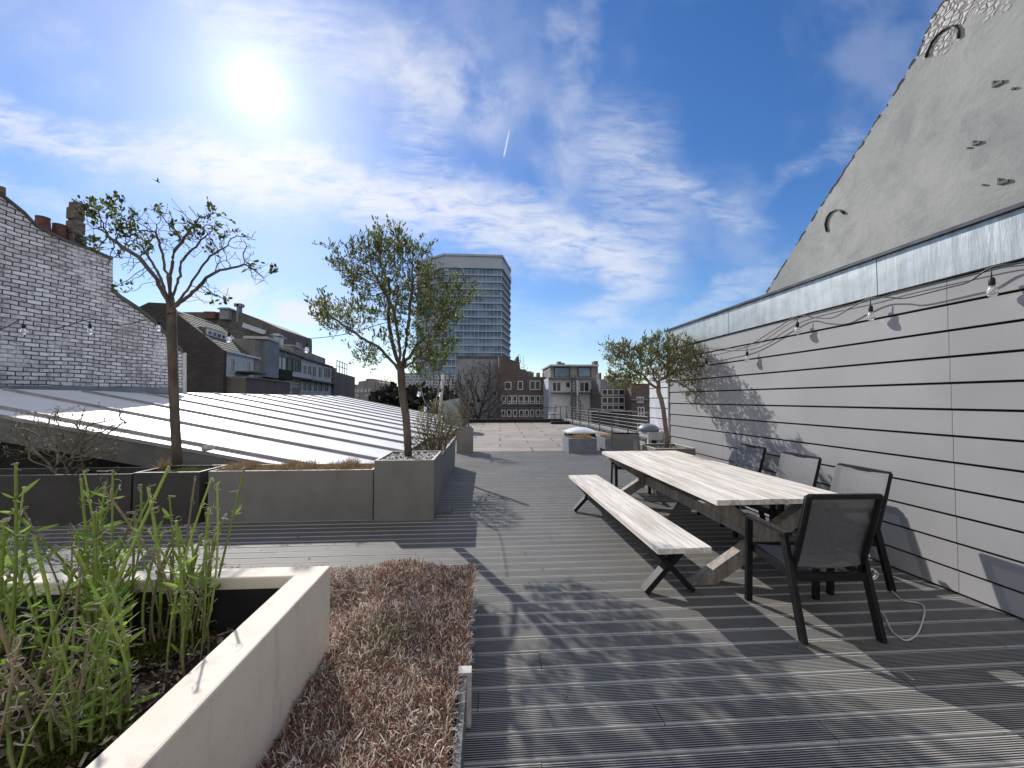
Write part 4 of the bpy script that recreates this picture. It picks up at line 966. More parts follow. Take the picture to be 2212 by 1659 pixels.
# white side table
st = thing('outdoor_kitchen_unit', (3.5, 8.3, 0), 'white topped outdoor unit with a grey cover beside the white wall', 'cabinet')
pa = PY(1396, 933, 8.15); pb = PY(1446, 933, 8.15); x0, x1 = pa.x, min(pb.x, wallx(8.2)-.04); zt = pa.z
b = MB(); b.box((x0, 8.05, zt-.05), (x1, 8.55, zt)); b.box((x0, 8.05, zt-.16), (x1, 8.09, zt-.052)); b.build('top', 'ac_white', st, bevel=.01)
for x in (x0+.03, x1-.09):
    b = MB(); b.box((x, 8.12, 0), (x+.07, 8.19, zt-.165)); b.build('leg', 'ac_white', st)
b = MB(); b.box((x0+.11, 8.16, .1), (x1-.1, 8.5, zt-.17)); b.build('drawer_box', 'void_dark', st)
b = MB(); b.lathe([(.21, 0), (.22, .04), (.20, .09), (.15, .13), (.10, .15), (.03, .16)], (x1-.2, 8.3, zt+.002), 14); tag(b.build('covered_grill', 'zinc_grey', None, smooth=True), 'low grey fabric cover bunched on top of the white outdoor unit', 'cover')
# grey screen box beyond the planters, left of the flat roof
p = PY(956, 864, 20); q = PY(992, 862, 20); b = MB(); b.prism([(p.x, 20, -1), (q.x, 20, -1), (q.x, 20, q.z+.05), (p.x+.3, 20, p.z), (p.x, 20, p.z-.1)], (0, 1.5, 0)); tag(b.build('grey_roof_box', 'zinc_grey'), 'grey sheet metal roof box behind the shrub planter', 'roof box')

# ================================================================== PLANTERS
def planter(name, label, x0, x1, y0, y1, z, m='planter_taupe', rim='planter_rim', soil=.07, t=.035, rz_=0, group=None, taper=0):
    cx, cy = (x0+x1)/2, (y0+y1)/2; a, c = (x1-x0)/2, (y1-y0)/2
    root = thing(name, (cx, cy, 0), label, 'planter', rz_, group)
    b = LB(); k = 1-taper
    O = [(-a, -c), (a, -c), (a, c), (-a, c)]; I = [(-a+t, -c+t), (a-t, -c+t), (a-t, c-t), (-a+t, c-t)]
    for i in range(4):
        j = (i+1) % 4
        b.quad([(O[i][0]*k, O[i][1]*k, 0), (O[j][0]*k, O[j][1]*k, 0), (O[j][0], O[j][1], z-.006), (O[i][0], O[i][1], z-.006)])
        b.quad([(I[j][0], I[j][1], z-.3), (I[i][0], I[i][1], z-.3), (I[i][0], I[i][1], z-.006), (I[j][0], I[j][1], z-.006)])
    b.build('body', m, root)
    b = LB()
    for i in range(4):
        j = (i+1) % 4
        b.hexa([(O[i][0], O[i][1], z-.006), (O[j][0], O[j][1], z-.006), (I[j][0], I[j][1], z-.006), (I[i][0], I[i][1], z-.006), (O[i][0], O[i][1], z), (O[j][0], O[j][1], z), (I[j][0], I[j][1], z), (I[i][0], I[i][1], z)])
    b.build('rim', rim, root)
    b = LB(); n = 10
    hh = [[z-soil+random.uniform(-.012, .012) for i in range(n+1)] for j in range(n+1)]
    for j in range(n):
        for i in range(n):
            f = lambda i_, j_: (-a+t+(2*a-2*t)*i_/n, -c+t+(2*c-2*t)*j_/n, hh[j_][i_])
            b.quad([f(i, j), f(i+1, j), f(i+1, j+1), f(i, j+1)])
    b.build('soil', 'soil', root, smooth=True)
    return root
pA = G(285, 1113); YC = 5.40
xs = [PY(x, 1050, YC).x for x in (-560, 283, 291, 433, 438, 806)]
planter('planter_box', 'long taupe planter with painted shade at the far left behind the green stems', xs[0], xs[1], YC, YC+.55, .635, m='planter_shaded', rim='planter_taupe')
planter('planter_box', 'square taupe planter with painted shade holding the umbrella shaped tree', xs[2], xs[3], YC-.02, YC+.55, .655, m='planter_shaded')
planter('planter_box', 'long taupe planter filled with brown dry grass', xs[4]+.06, xs[5]-.004, YC+.01, YC+.55, .655)
xd0, xd1 = PY(808, 1050, YC-.06).x, PY(937, 1050, YC-.06).x
planter('planter_box', 'tall corner planter holding the small leaved evergreen tree', xd0, xd1, YC-.06, 6.28, .785, soil=.05)
planter('planter_box', 'long planter with the twiggy shrub behind the corner planter', xd1-.70, xd1-.03, 6.31, 9.6, .69, taper=.06)
planter('planter_box', 'square dark planter farthest along the left side of the deck', PY(986, 950, 11.8).x, PY(1021, 950, 11.8).x, 11.8, 12.4, .74, t=.03)
planter('planter_box', 'taupe planter holding the olive tree at the foot of the clad wall', 2.82, 3.52, 6.52, 7.25, .76)
planter('concrete_planter', 'square blue grey concrete planter with dry grass in front of the rooflight', 2.42, 3.27, 11.65, 12.5, .42, 'concrete_planter', 'concrete_planter', .04, .05, R(1))
planter('concrete_planter', 'blue grey concrete planter with dry grass half hidden by the far chair', 3.50, 4.36, 11.6, 12.45, .42, 'concrete_planter', 'concrete_planter', .04, .05, R(1))
p = G(952, 1095); b = LB(); b.box((-.1, -.16, 0), (.1, .16, .045)); o = b.build('wood_block', 'gutter_grey', None, bevel=.004); o.location = (xd1+.105, 5.72, .003); tag(o, 'flat grey wooden block on the deck against the corner planter', 'wood block')
# dry grass stuff
def dry_grass(label, x0, x1, y0, y1, z, n, hgt, c1=(.24, .16, .085), c2=(.46, .35, .20)):
    B = np.stack([rng.uniform(x0, x1, n), rng.uniform(y0, y1, n), np.full(n, z)], 1)
    cl_ = np.sin(B[:, 0]*9)*.3+np.sin(B[:, 0]*23+1)*.25+.8
    D = np.stack([rng.normal(size=n)*.45, rng.normal(size=n)*.45, np.ones(n)], 1); L_ = hgt*(.5+.7*rng.random(n))*cl_; W_ = np.full(n, .0045)
    Q = ribbons(B, D, L_, W_, np.full(n, .5), 3); t = rng.random((n, 1)); cc = np.array(c1)*(1-t)+np.array(c2)*t
    return tag(face_cloud('dry_grass', Q, np.tile(cc, (3, 1)), 'strand'), label, 'grass', kind='stuff')
dry_grass('tufts of brown dry grass filling the long taupe planter', xs[4]+.1, xs[5]-.06, YC+.05, YC+.5, .60, 9000, .12)
dry_grass('brown dry grass in the concrete planter before the rooflight', 2.5, 3.2, 11.72, 12.42, .38, 2500, .13)
dry_grass('brown dry grass in the concrete planter behind the far chair', 3.58, 4.28, 11.68, 12.38, .38, 2500, .13)
dry_grass('low green moss and grass at the foot of the umbrella tree', xs[2]+.05, xs[3]-.05, YC+.03, YC+.5, .6, 2200, .05, (.10, .13, .03), (.22, .26, .07))
dry_grass('single upright tan tuft beside the umbrella tree', PY(350, 990, 5.75).x, PY(358, 990, 5.75).x, 5.7, 5.8, .6, 160, .26)
# pebbles
def pebbles(label, x0, x1, y0, y1, z, n, r, m='pebble'):
    b = MB()
    for i in range(n):
        x, y = random.uniform(x0, x1), random.uniform(y0, y1); s_ = r*random.uniform(.5, 1.2); a_ = random.random()*3
        b.tube([(x-s_*math.cos(a_), y-s_*math.sin(a_), z), (x, y, z+s_*.4), (x+s_*math.cos(a_), y+s_*math.sin(a_), z)], [s_*.3, s_*.75, s_*.3], 6)
    tag(b.build('pebbles', m, None, smooth=True), label, 'pebbles', kind='stuff')
pebbles('pale pebbles around the trunk in the corner planter', xd0+.06, xd1-.06, YC+.0, 6.2, .745, 260, .03)
pebbles('dark gravel around the olive trunk', 2.88, 3.46, 6.6, 7.2, .70, 140, .025, 'bark')

# ================================================================== TREES IN PLANTERS
def T(px, py, Y): p = PY(px, py, Y); return (p.x, p.y, p.z)
def sc(px, Y): return px*Y/F
# umbrella tree
Y1 = 5.68
ch = [T(383, 1004, Y1), T(381, 960, Y1), T(378, 910, Y1), T(376, 860, Y1), T(374, 800, Y1), T(372, 745, Y1), T(371, 700, Y1), T(371, 668, Y1)]
def k1(a): return ~((np.abs(a[:, 0]-T(370, 0, Y1)[0]) < sc(60, Y1)) & (a[:, 2] < T(0, 600, Y1)[2]))
make_tree('umbrella_tree', 'small umbrella shaped tree with bare limbs and sparse leaf clusters in square planter', 'tree', ch,
  [(T(250, 510, Y1), (sc(62, Y1), .5, sc(62, Y1)), 1.3, .0), (T(215, 470, Y1), (sc(30, Y1), .3, sc(25, Y1)), .4, 0), (T(345, 500, Y1), (sc(85, Y1), .6, sc(50, Y1)), 1.2, 0), (T(440, 500, Y1), (sc(60, Y1), .5, sc(50, Y1)), 1.2, 0),
   (T(515, 545, Y1), (sc(48, Y1), .4, sc(45, Y1)), .9, 0), (T(560, 600, Y1), (sc(22, Y1), .2, sc(18, Y1)), .45, 0), (T(300, 625, Y1), (sc(42, Y1), .3, sc(20, Y1)), .5, 0), (T(460, 640, Y1), (sc(38, Y1), .3, sc(20, Y1)), .4, 0), (T(245, 560, Y1), (sc(30, Y1), .3, sc(30, Y1)), .3, 0)],
  900, .06, .6, .085, .0030, .056, dict(twig=.22, tw=.05, dmax=7, centres=40, cr=.15, k=3.4, spread=.014, L=.060, W=.032, c1=(.035, .055, .02), c2=(.22, .25, .05)), 'bark', clump=.5, wob=.28, expo=1.75, keep=k1, limbs=[[T(x, y, Y1+dy) for x, y, dy in L] for L in (
  [(352, 610, .05), (325, 560, .1), (295, 520, .15)], [(368, 600, -.1), (376, 545, -.2), (405, 505, -.25)], [(398, 635, 0), (427, 590, .1), (455, 555, .15), (490, 530, .2)], [(402, 645, -.1), (445, 600, -.2), (485, 580, -.25), (525, 570, -.2)],
  [(340, 605, -.1), (300, 555, -.2), (258, 530, -.2), (225, 500, -.1)], [(362, 600, .15), (348, 540, .25), (335, 490, .3)], [(380, 620, .2), (395, 560, .3), (440, 510, .35)])])
# evergreen tree
Y2 = 5.78
ch = [T(882, 985, Y2), T(880, 940, Y2), T(877, 900, Y2), T(871, 860, Y2), T(867, 825, Y2), T(866, 800, Y2)]
make_tree('evergreen_tree', 'dense small leaved evergreen tree growing from the corner planter', 'tree', ch,
  [(T(850, 610, Y2), (sc(95, Y2), .75, sc(85, Y2)), 3, 0), (T(838, 545, Y2), (sc(66, Y2), .6, sc(46, Y2)), 1.3, 0), (T(735, 560, Y2), (sc(24, Y2), .3, sc(34, Y2)), .25, 0), (T(790, 590, Y2), (sc(60, Y2), .5, sc(58, Y2)), 1.0, 0), (T(905, 590, Y2), (sc(40, Y2), .5, sc(70, Y2)), .8, 0), (T(745, 690, Y2), (sc(60, Y2), .5, sc(40, Y2)), 1.1, 0), (T(700, 675, Y2), (sc(32, Y2), .3, sc(25, Y2)), .3, 0),
   (T(945, 660, Y2), (sc(60, Y2), .6, sc(75, Y2)), 1.9, 0), (T(1000, 640, Y2), (sc(28, Y2), .3, sc(28, Y2)), .45, 0), (T(920, 770, Y2), (sc(50, Y2), .5, sc(55, Y2)), 1.2, 0), (T(790, 770, Y2), (sc(32, Y2), .3, sc(25, Y2)), .35, 0), (T(955, 740, Y2), (sc(30, Y2), .3, sc(40, Y2)), .5, 0), (T(870, 720, Y2), (sc(60, Y2), .5, sc(60, Y2)), .6, 0)],
  2300, .052, .4, .075, .0020, .054, dict(twig=.55, tw=.05, dmax=6, k=2.5, spread=.012, L=.058, W=.0185, thin=1.7, c1=(.06, .085, .03), c2=(.30, .33, .11), up=(0, 0, 1.0)), 'bark', wob=.22, expo=2.0, limbs=[[T(x, y, Y2+dy) for x, y, dy in L] for L in (
  [(848, 745, .05), (838, 690, .15), (842, 610, .2)], [(820, 752, -.05), (770, 722, -.15), (722, 690, -.2)], [(878, 740, -.1), (884, 680, -.2), (892, 600, -.2)], [(900, 745, .1), (945, 705, .2), (985, 665, .2)], [(862, 740, -.2), (850, 670, -.35), (815, 600, -.35)], [(905, 770, -.2), (930, 740, -.3)])])
# olive tree
Y3 = 6.9
ch = [T(1441, 968, Y3), T(1440, 940, Y3), T(1436, 910, Y3), T(1433, 885, Y3), T(1428, 862, Y3)]
make_tree('olive_tree', 'olive tree with a broad grey green crown in front of the clad wall', 'tree', ch,
  [(T(1415, 790, Y3), (sc(75, Y3), .6, sc(48, Y3)), 3, 0), (T(1350, 770, Y3), (sc(45, Y3), .4, sc(32, Y3)), 1.0, 0), (T(1320, 758, Y3), (sc(20, Y3), .2, sc(16, Y3)), .25, 0), (T(1480, 780, Y3), (sc(50, Y3), .5, sc(50, Y3)), 1.5, 0), (T(1345, 825, Y3), (sc(35, Y3), .35, sc(25, Y3)), .6, 0), (T(1510, 800, Y3), (sc(25, Y3), .3, sc(35, Y3)), .5, 0),
   (T(1420, 745, Y3), (sc(45, Y3), .35, sc(22, Y3)), .6, 0), (T(1500, 850, Y3), (sc(22, Y3), .3, sc(25, Y3)), .3, 0)],
  1500, .052, .4, .07, .0020, .042, dict(twig=.8, tw=.04, dmax=7, k=2.7, spread=.013, L=.058, W=.0175, thin=1.7, c1=(.07, .09, .035), c2=(.30, .30, .11), up=(0, 0, .6)), 'bark_pale', wob=.22, expo=2.05)
# shrubs
def shrub(name, label, x, y, z, blobs, nat, leafd, tip=.003, rb=.02, bark='shrub_twig', step=.05):
    root = thing(name, (x, y, z), label, 'shrub'); N = 6
    for s_ in range(N):
        aa = s_*2*math.pi/N+.3; ch = [(x+.07*math.cos(aa)*(1+i*.6), y+.07*math.sin(aa)*(1+i*.6), z-.04+i*.05) for i in range(3)]
        att = blob_points(blobs, nat//N); att = att[((att[:, 0]-x)*math.cos(aa)+(att[:, 1]-y)*math.sin(aa)) > -.12]
        nodes, par = colonize(att, ch, step, .5, .06, wob=.3); r, kids = radii(nodes, par, tip, 2.4, rb)
        limb_mesh(nodes, par, r, 'stem', bark, root, 5)
        if leafd:
            tips = [i for i in range(3, len(nodes)) if not kids[i]]; P_ = []; D_ = []
            for i in tips:
                for q in range(rng.poisson(leafd['k'])): P_.append(nodes[i]+rng.normal(size=3)*.015); D_.append(unit(nodes[i]-nodes[par[i]])+rng.normal(size=3)*.5)
            if not P_: continue
            n = len(P_); Q = leaves(np.array(P_), np.array(D_), np.full(n, leafd['L']), np.full(n, leafd['W'])); c = np.array(leafd['c'])*(.6+.8*rng.random((n, 1)))
            face_cloud('foliage', Q, np.concatenate([c, c]), 'leaf', root)
c_ = T(945, 930, 7.1)
shrub('twiggy_shrub', 'rounded twiggy shrub with fresh yellow green tips in the long side planter', c_[0]-.02, 7.1, .64, [((c_[0], 7.1, 1.15), (.44, .55, .44), 2, .2), ((c_[0]-.3, 6.9, .95), (.28, .3, .3), .7, 0), ((c_[0]+.15, 7.6, 1.05), (.3, .6, .3), .8, 0)], 3400, dict(k=2.0, L=.035, W=.012, c=(.26, .25, .08)), step=.04, tip=.0024)
c_ = T(1003, 880, 12.1)
shrub('twiggy_shrub', 'thin bare shrub standing in the farthest left planter', c_[0], 12.1, .7, [((c_[0], 12.1, 1.35), (.4, .3, .55), 2, 0)], 500, dict(k=.5, L=.03, W=.01, c=(.14, .10, .05)), tip=.004)
c_ = T(150, 930, 5.7)
shrub('twiggy_shrub', 'nearly leafless spreading shrub in the far left planter', c_[0], 5.7, .6, [((c_[0], 5.7, 1.1), (.95, .3, .42), 2, .1)], 520, dict(k=1.2, L=.035, W=.016, c=(.13, .14, .04)), tip=.0028, step=.06)

# ================================================================== STRING LIGHTS
def bulb_parts(root, p, drop=.05, s=1.0):
    b = MB(); b.tube([p, p+Vector((0, 0, -drop))], .004, 6); b.lathe([(.012*s, -drop-.0), (.017*s, -drop-.012), (.018*s, -drop-.05*s), (.014*s, -drop-.055*s)], p, 12)
    b.build('socket', 'cable_black', root, smooth=True)
    b = MB(); z = -drop-.055*s; b.lathe([(.013*s, z), (.022*s, z-.018*s), (.030*s, z-.045*s), (.028*s, z-.066*s), (.016*s, z-.082*s), (.004*s, z-.087*s)], p, 14); b.build('bulb', 'bulb_glass', root, smooth=True)
def catmull(P, n=8):
    P = [Vector(p) for p in P]; out = []; Q = [P[0]]+P+[P[-1]]
    for i in range(1, len(Q)-2):
        for k in range(n):
            t = k/n; a, b_, c, d = Q[i-1], Q[i], Q[i+1], Q[i+2]
            out.append(.5*((2*b_)+(c-a)*t+(2*a-5*b_+4*c-d)*t*t+(3*b_-a-3*c+d)*t**3))
    out.append(P[-1]); return out
l1 = thing('string_lights', T(372, 690, 5.6), 'festoon bulbs on a cable strung from the left over both small trees', 'string lights')
wire = [(-160, 745), (0, 711), (51, 690), (120, 709), (195, 690), (262, 702), (343, 683), (372, 676), (400, 680), (495, 708), (590, 725), (663, 731), (745, 722), (822, 700), (868, 690)]
b = MB(); b.tube(catmull([T(x, y, 5.62) for x, y in wire]), .005, 6); b.build('cable', 'cable_black', l1, smooth=True)
for x, y in ((51, 690), (195, 690), (343, 683), (495, 708), (663, 731), (822, 700)): bulb_parts(l1, Vector(T(x, y, 5.6)), .06)
l3 = thing('string_lights', T(955, 830, 8.5), 'short festoon run hanging from the leaning post behind the shrub', 'string lights')
b = MB(); b.tube(catmull([T(868, 800, 6.2), T(905, 832, 7.2), T(918, 868, 8.0), T(936, 882, 8.3), T(948, 840, 8.6), T(958, 812, 8.6)]), .006, 6); b.build('cable', 'cord_white', l3, smooth=True)
for x, y, Y_ in ((905.5, 832, 7.2), (919, 866, 8.0), (951, 836, 8.6)): bulb_parts(l3, Vector(T(x, y, Y_)), .04, 1.2)
b = MB(); p = Vector(T(958, 809, 8.7)); q = Vector(T(949, 900, 8.7)); b.tube([q+Vector((0, 0, -.4)), q, p], .032, 8); tag(b.build('leaning_post', 'planter_rim', None, smooth=True), 'pale leaning post rising from the long side planter', 'post')
l2 = thing('string_lights', tuple(WP(1883, 650, .1)), 'festoon lights hooked along the clad wall under the zinc band', 'string lights')
c6 = lambda x, y: (1418.3+x*.3588, 396.9+y*.3588)
wp_ = [(2500, 440), (2212, 475), (2015, 505), (1880, 590), (1770, 622), (1500, 688), (1400, 684), (1290, 690), (1180, 740), (1060, 806), (950, 806), (848, 796), (700, 885), (545, 978), (420, 1015), (300, 1040), (160, 1052)]
b = MB(); b.tube(catmull([WP(*c6(x, y), .09) for x, y in wp_], 6), .006, 6); b.build('cable', 'cable_black', l2, smooth=True)
wire_shadow = [(2500, 450), (2212, 490), (2015, 520), (1500, 640), (1290, 700), (848, 815), (545, 985), (200, 975)]
b = MB(); b.tube(catmull([WP(*c6(x, y), .05) for x, y in wire_shadow], 6), .004, 6); b.build('cable', 'cable_black', l2, smooth=True)  # second black line is the cable's shadow, modelled as a thin tube
for x, y in ((2015, 510), (1287, 692), (846, 798), (544, 980), (300, 1040)): bulb_parts(l2, WP(*c6(x, y), .10), .07, 1.05)

# ================================================================== TABLE AND BENCH
ta = math.atan(70/F)-YAW
tb = thing('picnic_table', (2.46, 4.71, 0), 'long weathered plank dining table with crossed timber legs', 'table', ta)
n = 6; Wt = 1.21; Lt = 3.07
for i in range(n):
    x0 = -Wt/2+Wt*i/n+.003; x1 = -Wt/2+Wt*(i+1)/n-.003; g_ = random.uniform(.70, 1.0); b = LB()
    b.box((x0, -Lt/2+random.uniform(-.004, .004), .718+random.uniform(-.001, .001)), (x1, Lt/2, .76+random.uniform(-.0015, .0015)), (g_, g_*random.uniform(.96, 1), g_*random.uniform(.9, 1)))
    b.build('top_plank', 'table_wood', tb, col=True, bevel=.004)
for yy in (-1.30, 1.25):
    for s_ in (1, -1):
        b = LB(); dy_ = .0 if s_ > 0 else .001; g_ = .9
        a_ = Vector((-.62*s_, yy+dy_, 0)); c_ = Vector((.50*s_, yy+dy_, .69)); d = (c_-a_)
        w_ = .115; b.hexa([(a_.x-w_, yy-.05+dy_, .0), (a_.x+w_*1.0, yy-.05+dy_, 0), (a_.x+w_*1.0, yy+.05-dy_, 0), (a_.x-w_, yy+.05-dy_, 0), (c_.x-w_, yy-.05+dy_, .69), (c_.x+w_, yy-.05+dy_, .69), (c_.x+w_, yy+.05-dy_, .69), (c_.x-w_, yy+.05-dy_, .69)] if s_ > 0 else
               [(a_.x-w_, yy-.046, .0), (a_.x+w_, yy-.046, 0), (a_.x+w_, yy+.046, 0), (a_.x-w_, yy+.046, 0), (c_.x-w_, yy-.046, .69), (c_.x+w_, yy-.046, .69), (c_.x+w_, yy+.046, .69), (c_.x-w_, yy+.046, .69)], (g_, g_, g_))
        b.build('leg', 'leg_wood', tb, col=True, bevel=.004)
    b = LB(); b.box((-.54, yy-.045, .692), (.54, yy+.045, .717), (.7, .7, .7)); b.build('cross_batten', 'leg_wood', tb, col=True)
b = LB(); b.box((-.05, -1.25, .30), (.05, 1.2, .42), (.85, .85, .85)); b.build('stretcher', 'leg_wood', tb, col=True, bevel=.004)
be_a = math.atan(76/F)-YAW
bn_ = thing('bench', (1.468, 4.42, 0), 'long narrow wooden bench on black crossed metal legs beside the table', 'bench', be_a)
Wb, Lb = .425, 2.92
for i in range(3):
    x0 = -Wb/2+Wb*i/3+.001; x1 = -Wb/2+Wb*(i+1)/3-.001; g_ = random.uniform(.88, 1.0); b = LB(); b.box((x0, -Lb/2, .42), (x1, Lb/2, .46+random.uniform(-.001, .001)), (g_, g_, g_*.97)); b.build('seat_plank', 'bench_wood', bn_, col=True, bevel=.003)
for yy in (-1.18, 1.18):
    for s_ in (1, -1):
        b = LB(); b.bar((-.20*s_, yy+.002*s_, .02), (.17*s_, yy+.002*s_, .405), .085, .045 if s_ > 0 else .041, up=(1, 0, 0)); b.build('leg', 'black_metal', bn_, bevel=.003)
b = LB(); b.box((-.03, -1.2, .19), (.03, 1.2, .25)); b.build('stretcher', 'black_metal', bn_, bevel=.003)
b = LB(); b.box((-.17, -1.3, .395), (.17, 1.3, .418)); b.build('under_frame', 'black_metal', bn_)

# ================================================================== CHAIRS
def make_chair(label, loc, rz_):
    r_ = thing('garden_armchair', loc, label, 'chair', rz_, 'armchairs around the table')
    for s_ in (-1, 1):
        b = LB(); b.bar((.272*s_, .27, 0), (.272*s_, .24, .655), .045, .032, up=(0, 1, 0)); b.build('leg', 'black_metal', r_, bevel=.004)
        b = LB(); b.bar((.262*s_, -.29, 0), (.262*s_, -.13, .655), .03, .05, up=(0, 1, 0)); b.build('leg', 'black_metal', r_, bevel=.004)
        b = LB(); b.box((.272*s_-.027, -.19, .656), (.272*s_+.027, .285, .678)); b.build('armrest', 'black_metal', r_, bevel=.005)
        b = LB(); b.bar((.25*s_, .26, .43), (.25*s_, -.21, .39), .026, .055); b.build('side_rail', 'black_metal', r_, bevel=.003)
    b = LB(); b.bar((-.25, .26, .425), (.25, .26, .425), .03, .05); b.build('front_rail', 'black_metal', r_)
    b = LB(); b.bar((-.25, -.20, .385), (.25, -.20, .385), .03, .05); b.build('rear_rail', 'black_metal', r_)
    b = LB(); b.bar((-.235, -.34, .955), (.235, -.34, .955), .028, .032)
    for s_ in (-1, 1): b.tube([(.235*s_, -.17, .40), (.236*s_, -.21, .52), (.236*s_, -.285, .76), (.235*s_, -.34, .96)], .019, 8)
    b.build('back_frame', 'black_metal', r_, smooth=False)
    b = LB(); n = 8
    prof = [(.25, .45), (.12, .437), (-.02, .428), (-.14, .43), (-.195, .46), (-.215, .53), (-.245, .64), (-.28, .76), (-.31, .86), (-.337, .945)]
    def sag(i): return (1-(2*i/n-1)**2)
    def pt(j, i):
        y_, z_ = prof[j]; x_ = -.225+.45*i/n
        if j > 4: x_ = -.25+.50*i/n; y_ += .024; z_ += .012*(j == 9)
        if j <= 4: return (x_, y_, z_-.018*sag(i))
        return (x_, y_-.016*sag(i), z_-.012*sag(i)*(1 if j == 9 else 0))
    for j in range(4):
        for i in range(n): b.quad([pt(j, i), pt(j, i+1), pt(j+1, i+1), pt(j+1, i)])
    b.build('seat', 'sling', r_, smooth=True)
    b = LB()
    for j in range(4, 9):
        for i in range(n): b.quad([pt(j, i), pt(j, i+1), pt(j+1, i+1), pt(j+1, i)])
    b.build('backrest', 'sling', r_, smooth=True)
    return r_
chair = make_chair('black mesh armchair at the near end of the table with white rope', (2.335, 2.80, 0), R(-2))
for lab, loc, a_ in (('grey mesh armchair on the wall side nearest the camera', (3.06, 3.40, 0), R(91)),
                     ('grey mesh armchair on the wall side, middle of three', (3.16, 4.22, 0), R(93)),
                     ('grey mesh armchair on the wall side under the tree shadow', (3.20, 5.10, 0), R(90)),
                     ('dark armchair at the far end of the table by the concrete planter', (2.50, 6.86, 0), R(172))):
    o = copy_tree(chair); o.location = loc; o.rotation_euler = (0, 0, a_); o['label'] = lab
# cord
cr = lambda x, y: (1521.5+x*.279, 959.2+y*.279)
pts = [PY(*cr(1268, 925), 2.62), PY(*cr(1285, 985), 2.6), PY(*cr(1285, 1060), 2.59), PY(*cr(1320, 1190), 2.58), PY(*cr(1345, 1270), 2.6)]
gpts = [G(*cr(x, y), .008) for x, y in ((1400, 1340), (1440, 1430), (1480, 1475), (1560, 1520), (1640, 1480), (1680, 1400), (1705, 1290), (1670, 1235), (1540, 1210), (1480, 1165), (1435, 1120))]
b = MB(); b.tube(catmull(pts+gpts), .0052, 8)
kn = [pts[1]+Vector((.028*math.cos(t), -.012, .03*math.sin(t)-.01)) for t in np.linspace(0, 6.8, 14)]
b.tube(kn, .0052, 8); k2 = [PY(*cr(x, y), 2.68) for x, y in ((1110, 1015), (1170, 1040), (1260, 1052), (1320, 1045), (1345, 1010), (1330, 985))]
b.tube(catmull(k2), .0045, 8)
tag(b.build('rope', 'cord_white', None, smooth=True), 'white knotted rope hanging from the near armchair onto the deck', 'rope')

# ================================================================== FOREGROUND BOX AND SEDUM
zr = .71; oc = G(715, 1221, zr); ic = G(633, 1244, zr); zs = .25
WX = oc.x-ic.x; x_in = ic.x; x_out = oc.x; y_out = oc.y; y_in = ic.y; XB, YB = -3.3, -.55
wbx = thing('raised_bed_box', ((x_out+XB)/2, .9, 0), 'large cream white raised planter box in the left foreground', 'planter', )
def ring_box(b, z0, z1, xi, yi):
    b.box((xi, YB, z0), (x_out, y_out, z1)); b.box((XB, yi, z0), (xi, y_out, z1)); b.box((XB, YB, z0), (XB+.13, yi, z1))
b = MB()
# shell built as one closed ring
def shell(b, z1, z0):
    O = [(XB, YB), (x_out, YB), (x_out, y_out), (XB, y_out)]; I = [(XB+.13, YB+.13), (x_in, YB+.13), (x_in, y_in), (XB+.13, y_in)]
    for i in range(4):
        j = (i+1) % 4; b.quad([(*O[i], z0), (*O[j], z0), (*O[j], z1), (*O[i], z1)]); b.quad([(*I[j], z0), (*I[i], z0), (*I[i], z1), (*I[j], z1)]); b.quad([(*O[i], z1), (*O[j], z1), (*I[j], z1), (*I[i], z1)])
shell(b, zr, 0)
me_o = b.build('body', 'white_box', wbx)
import bmesh
bm = bmesh.new(); bm.from_mesh(me_o.data); bmesh.ops.remove_doubles(bm, verts=bm.verts, dist=1e-5); bm.to_mesh(me_o.data); bm.free()
bv = me_o.modifiers.new('bevel', 'BEVEL'); bv.width = .008; bv.segments = 2; bv.limit_method = 'ANGLE'
ZS = .44
b = MB(); n = 40
def hs_(x, y): return ZS+.02*math.sin(x*7+y*5)+.015*math.sin(x*17-y*11)
xg = [XB+.12+(x_in-XB-.12+.002)*i/n for i in range(n+1)]; yg = [YB+.12+(y_in-YB-.12+.002)*i/n for i in range(n+1)]
for j in range(n):
    for i in range(n): b.quad([(xg[i], yg[j], hs_(xg[i], yg[j])), (xg[i+1], yg[j], hs_(xg[i+1], yg[j])), (xg[i+1], yg[j+1], hs_(xg[i+1], yg[j+1])), (xg[i], yg[j+1], hs_(xg[i], yg[j+1]))])
b.build('soil', 'soil', wbx, smooth=True)
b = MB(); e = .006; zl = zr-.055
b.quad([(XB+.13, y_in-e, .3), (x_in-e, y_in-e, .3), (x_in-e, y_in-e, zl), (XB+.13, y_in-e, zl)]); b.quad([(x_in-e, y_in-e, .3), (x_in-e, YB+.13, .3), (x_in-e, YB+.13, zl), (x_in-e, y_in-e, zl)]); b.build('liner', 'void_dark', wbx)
# mulch chips
n = 9000; x = rng.uniform(XB+.2, x_in-.02, n); y = rng.uniform(.1, y_in-.02, n); z = ZS+.02+.02*rng.random(n)
B = np.stack([x, y, z], 1); D = np.stack([rng.normal(size=n), rng.normal(size=n), rng.normal(size=n)*.25], 1)
Q = ribbons(B, D, .02+.05*rng.random(n)**2, .004+.012*rng.random(n), np.full(n, .25), 2); t = rng.random((n, 1))**1.6
cc = np.array([.07, .045, .03])*(1-t)+np.array([.52, .43, .34])*t
tag(face_cloud('bark_mulch', Q, np.tile(cc, (2, 1)), 'strand'), 'brown bark chips and dry debris over the soil of the white box', 'mulch', kind='stuff')
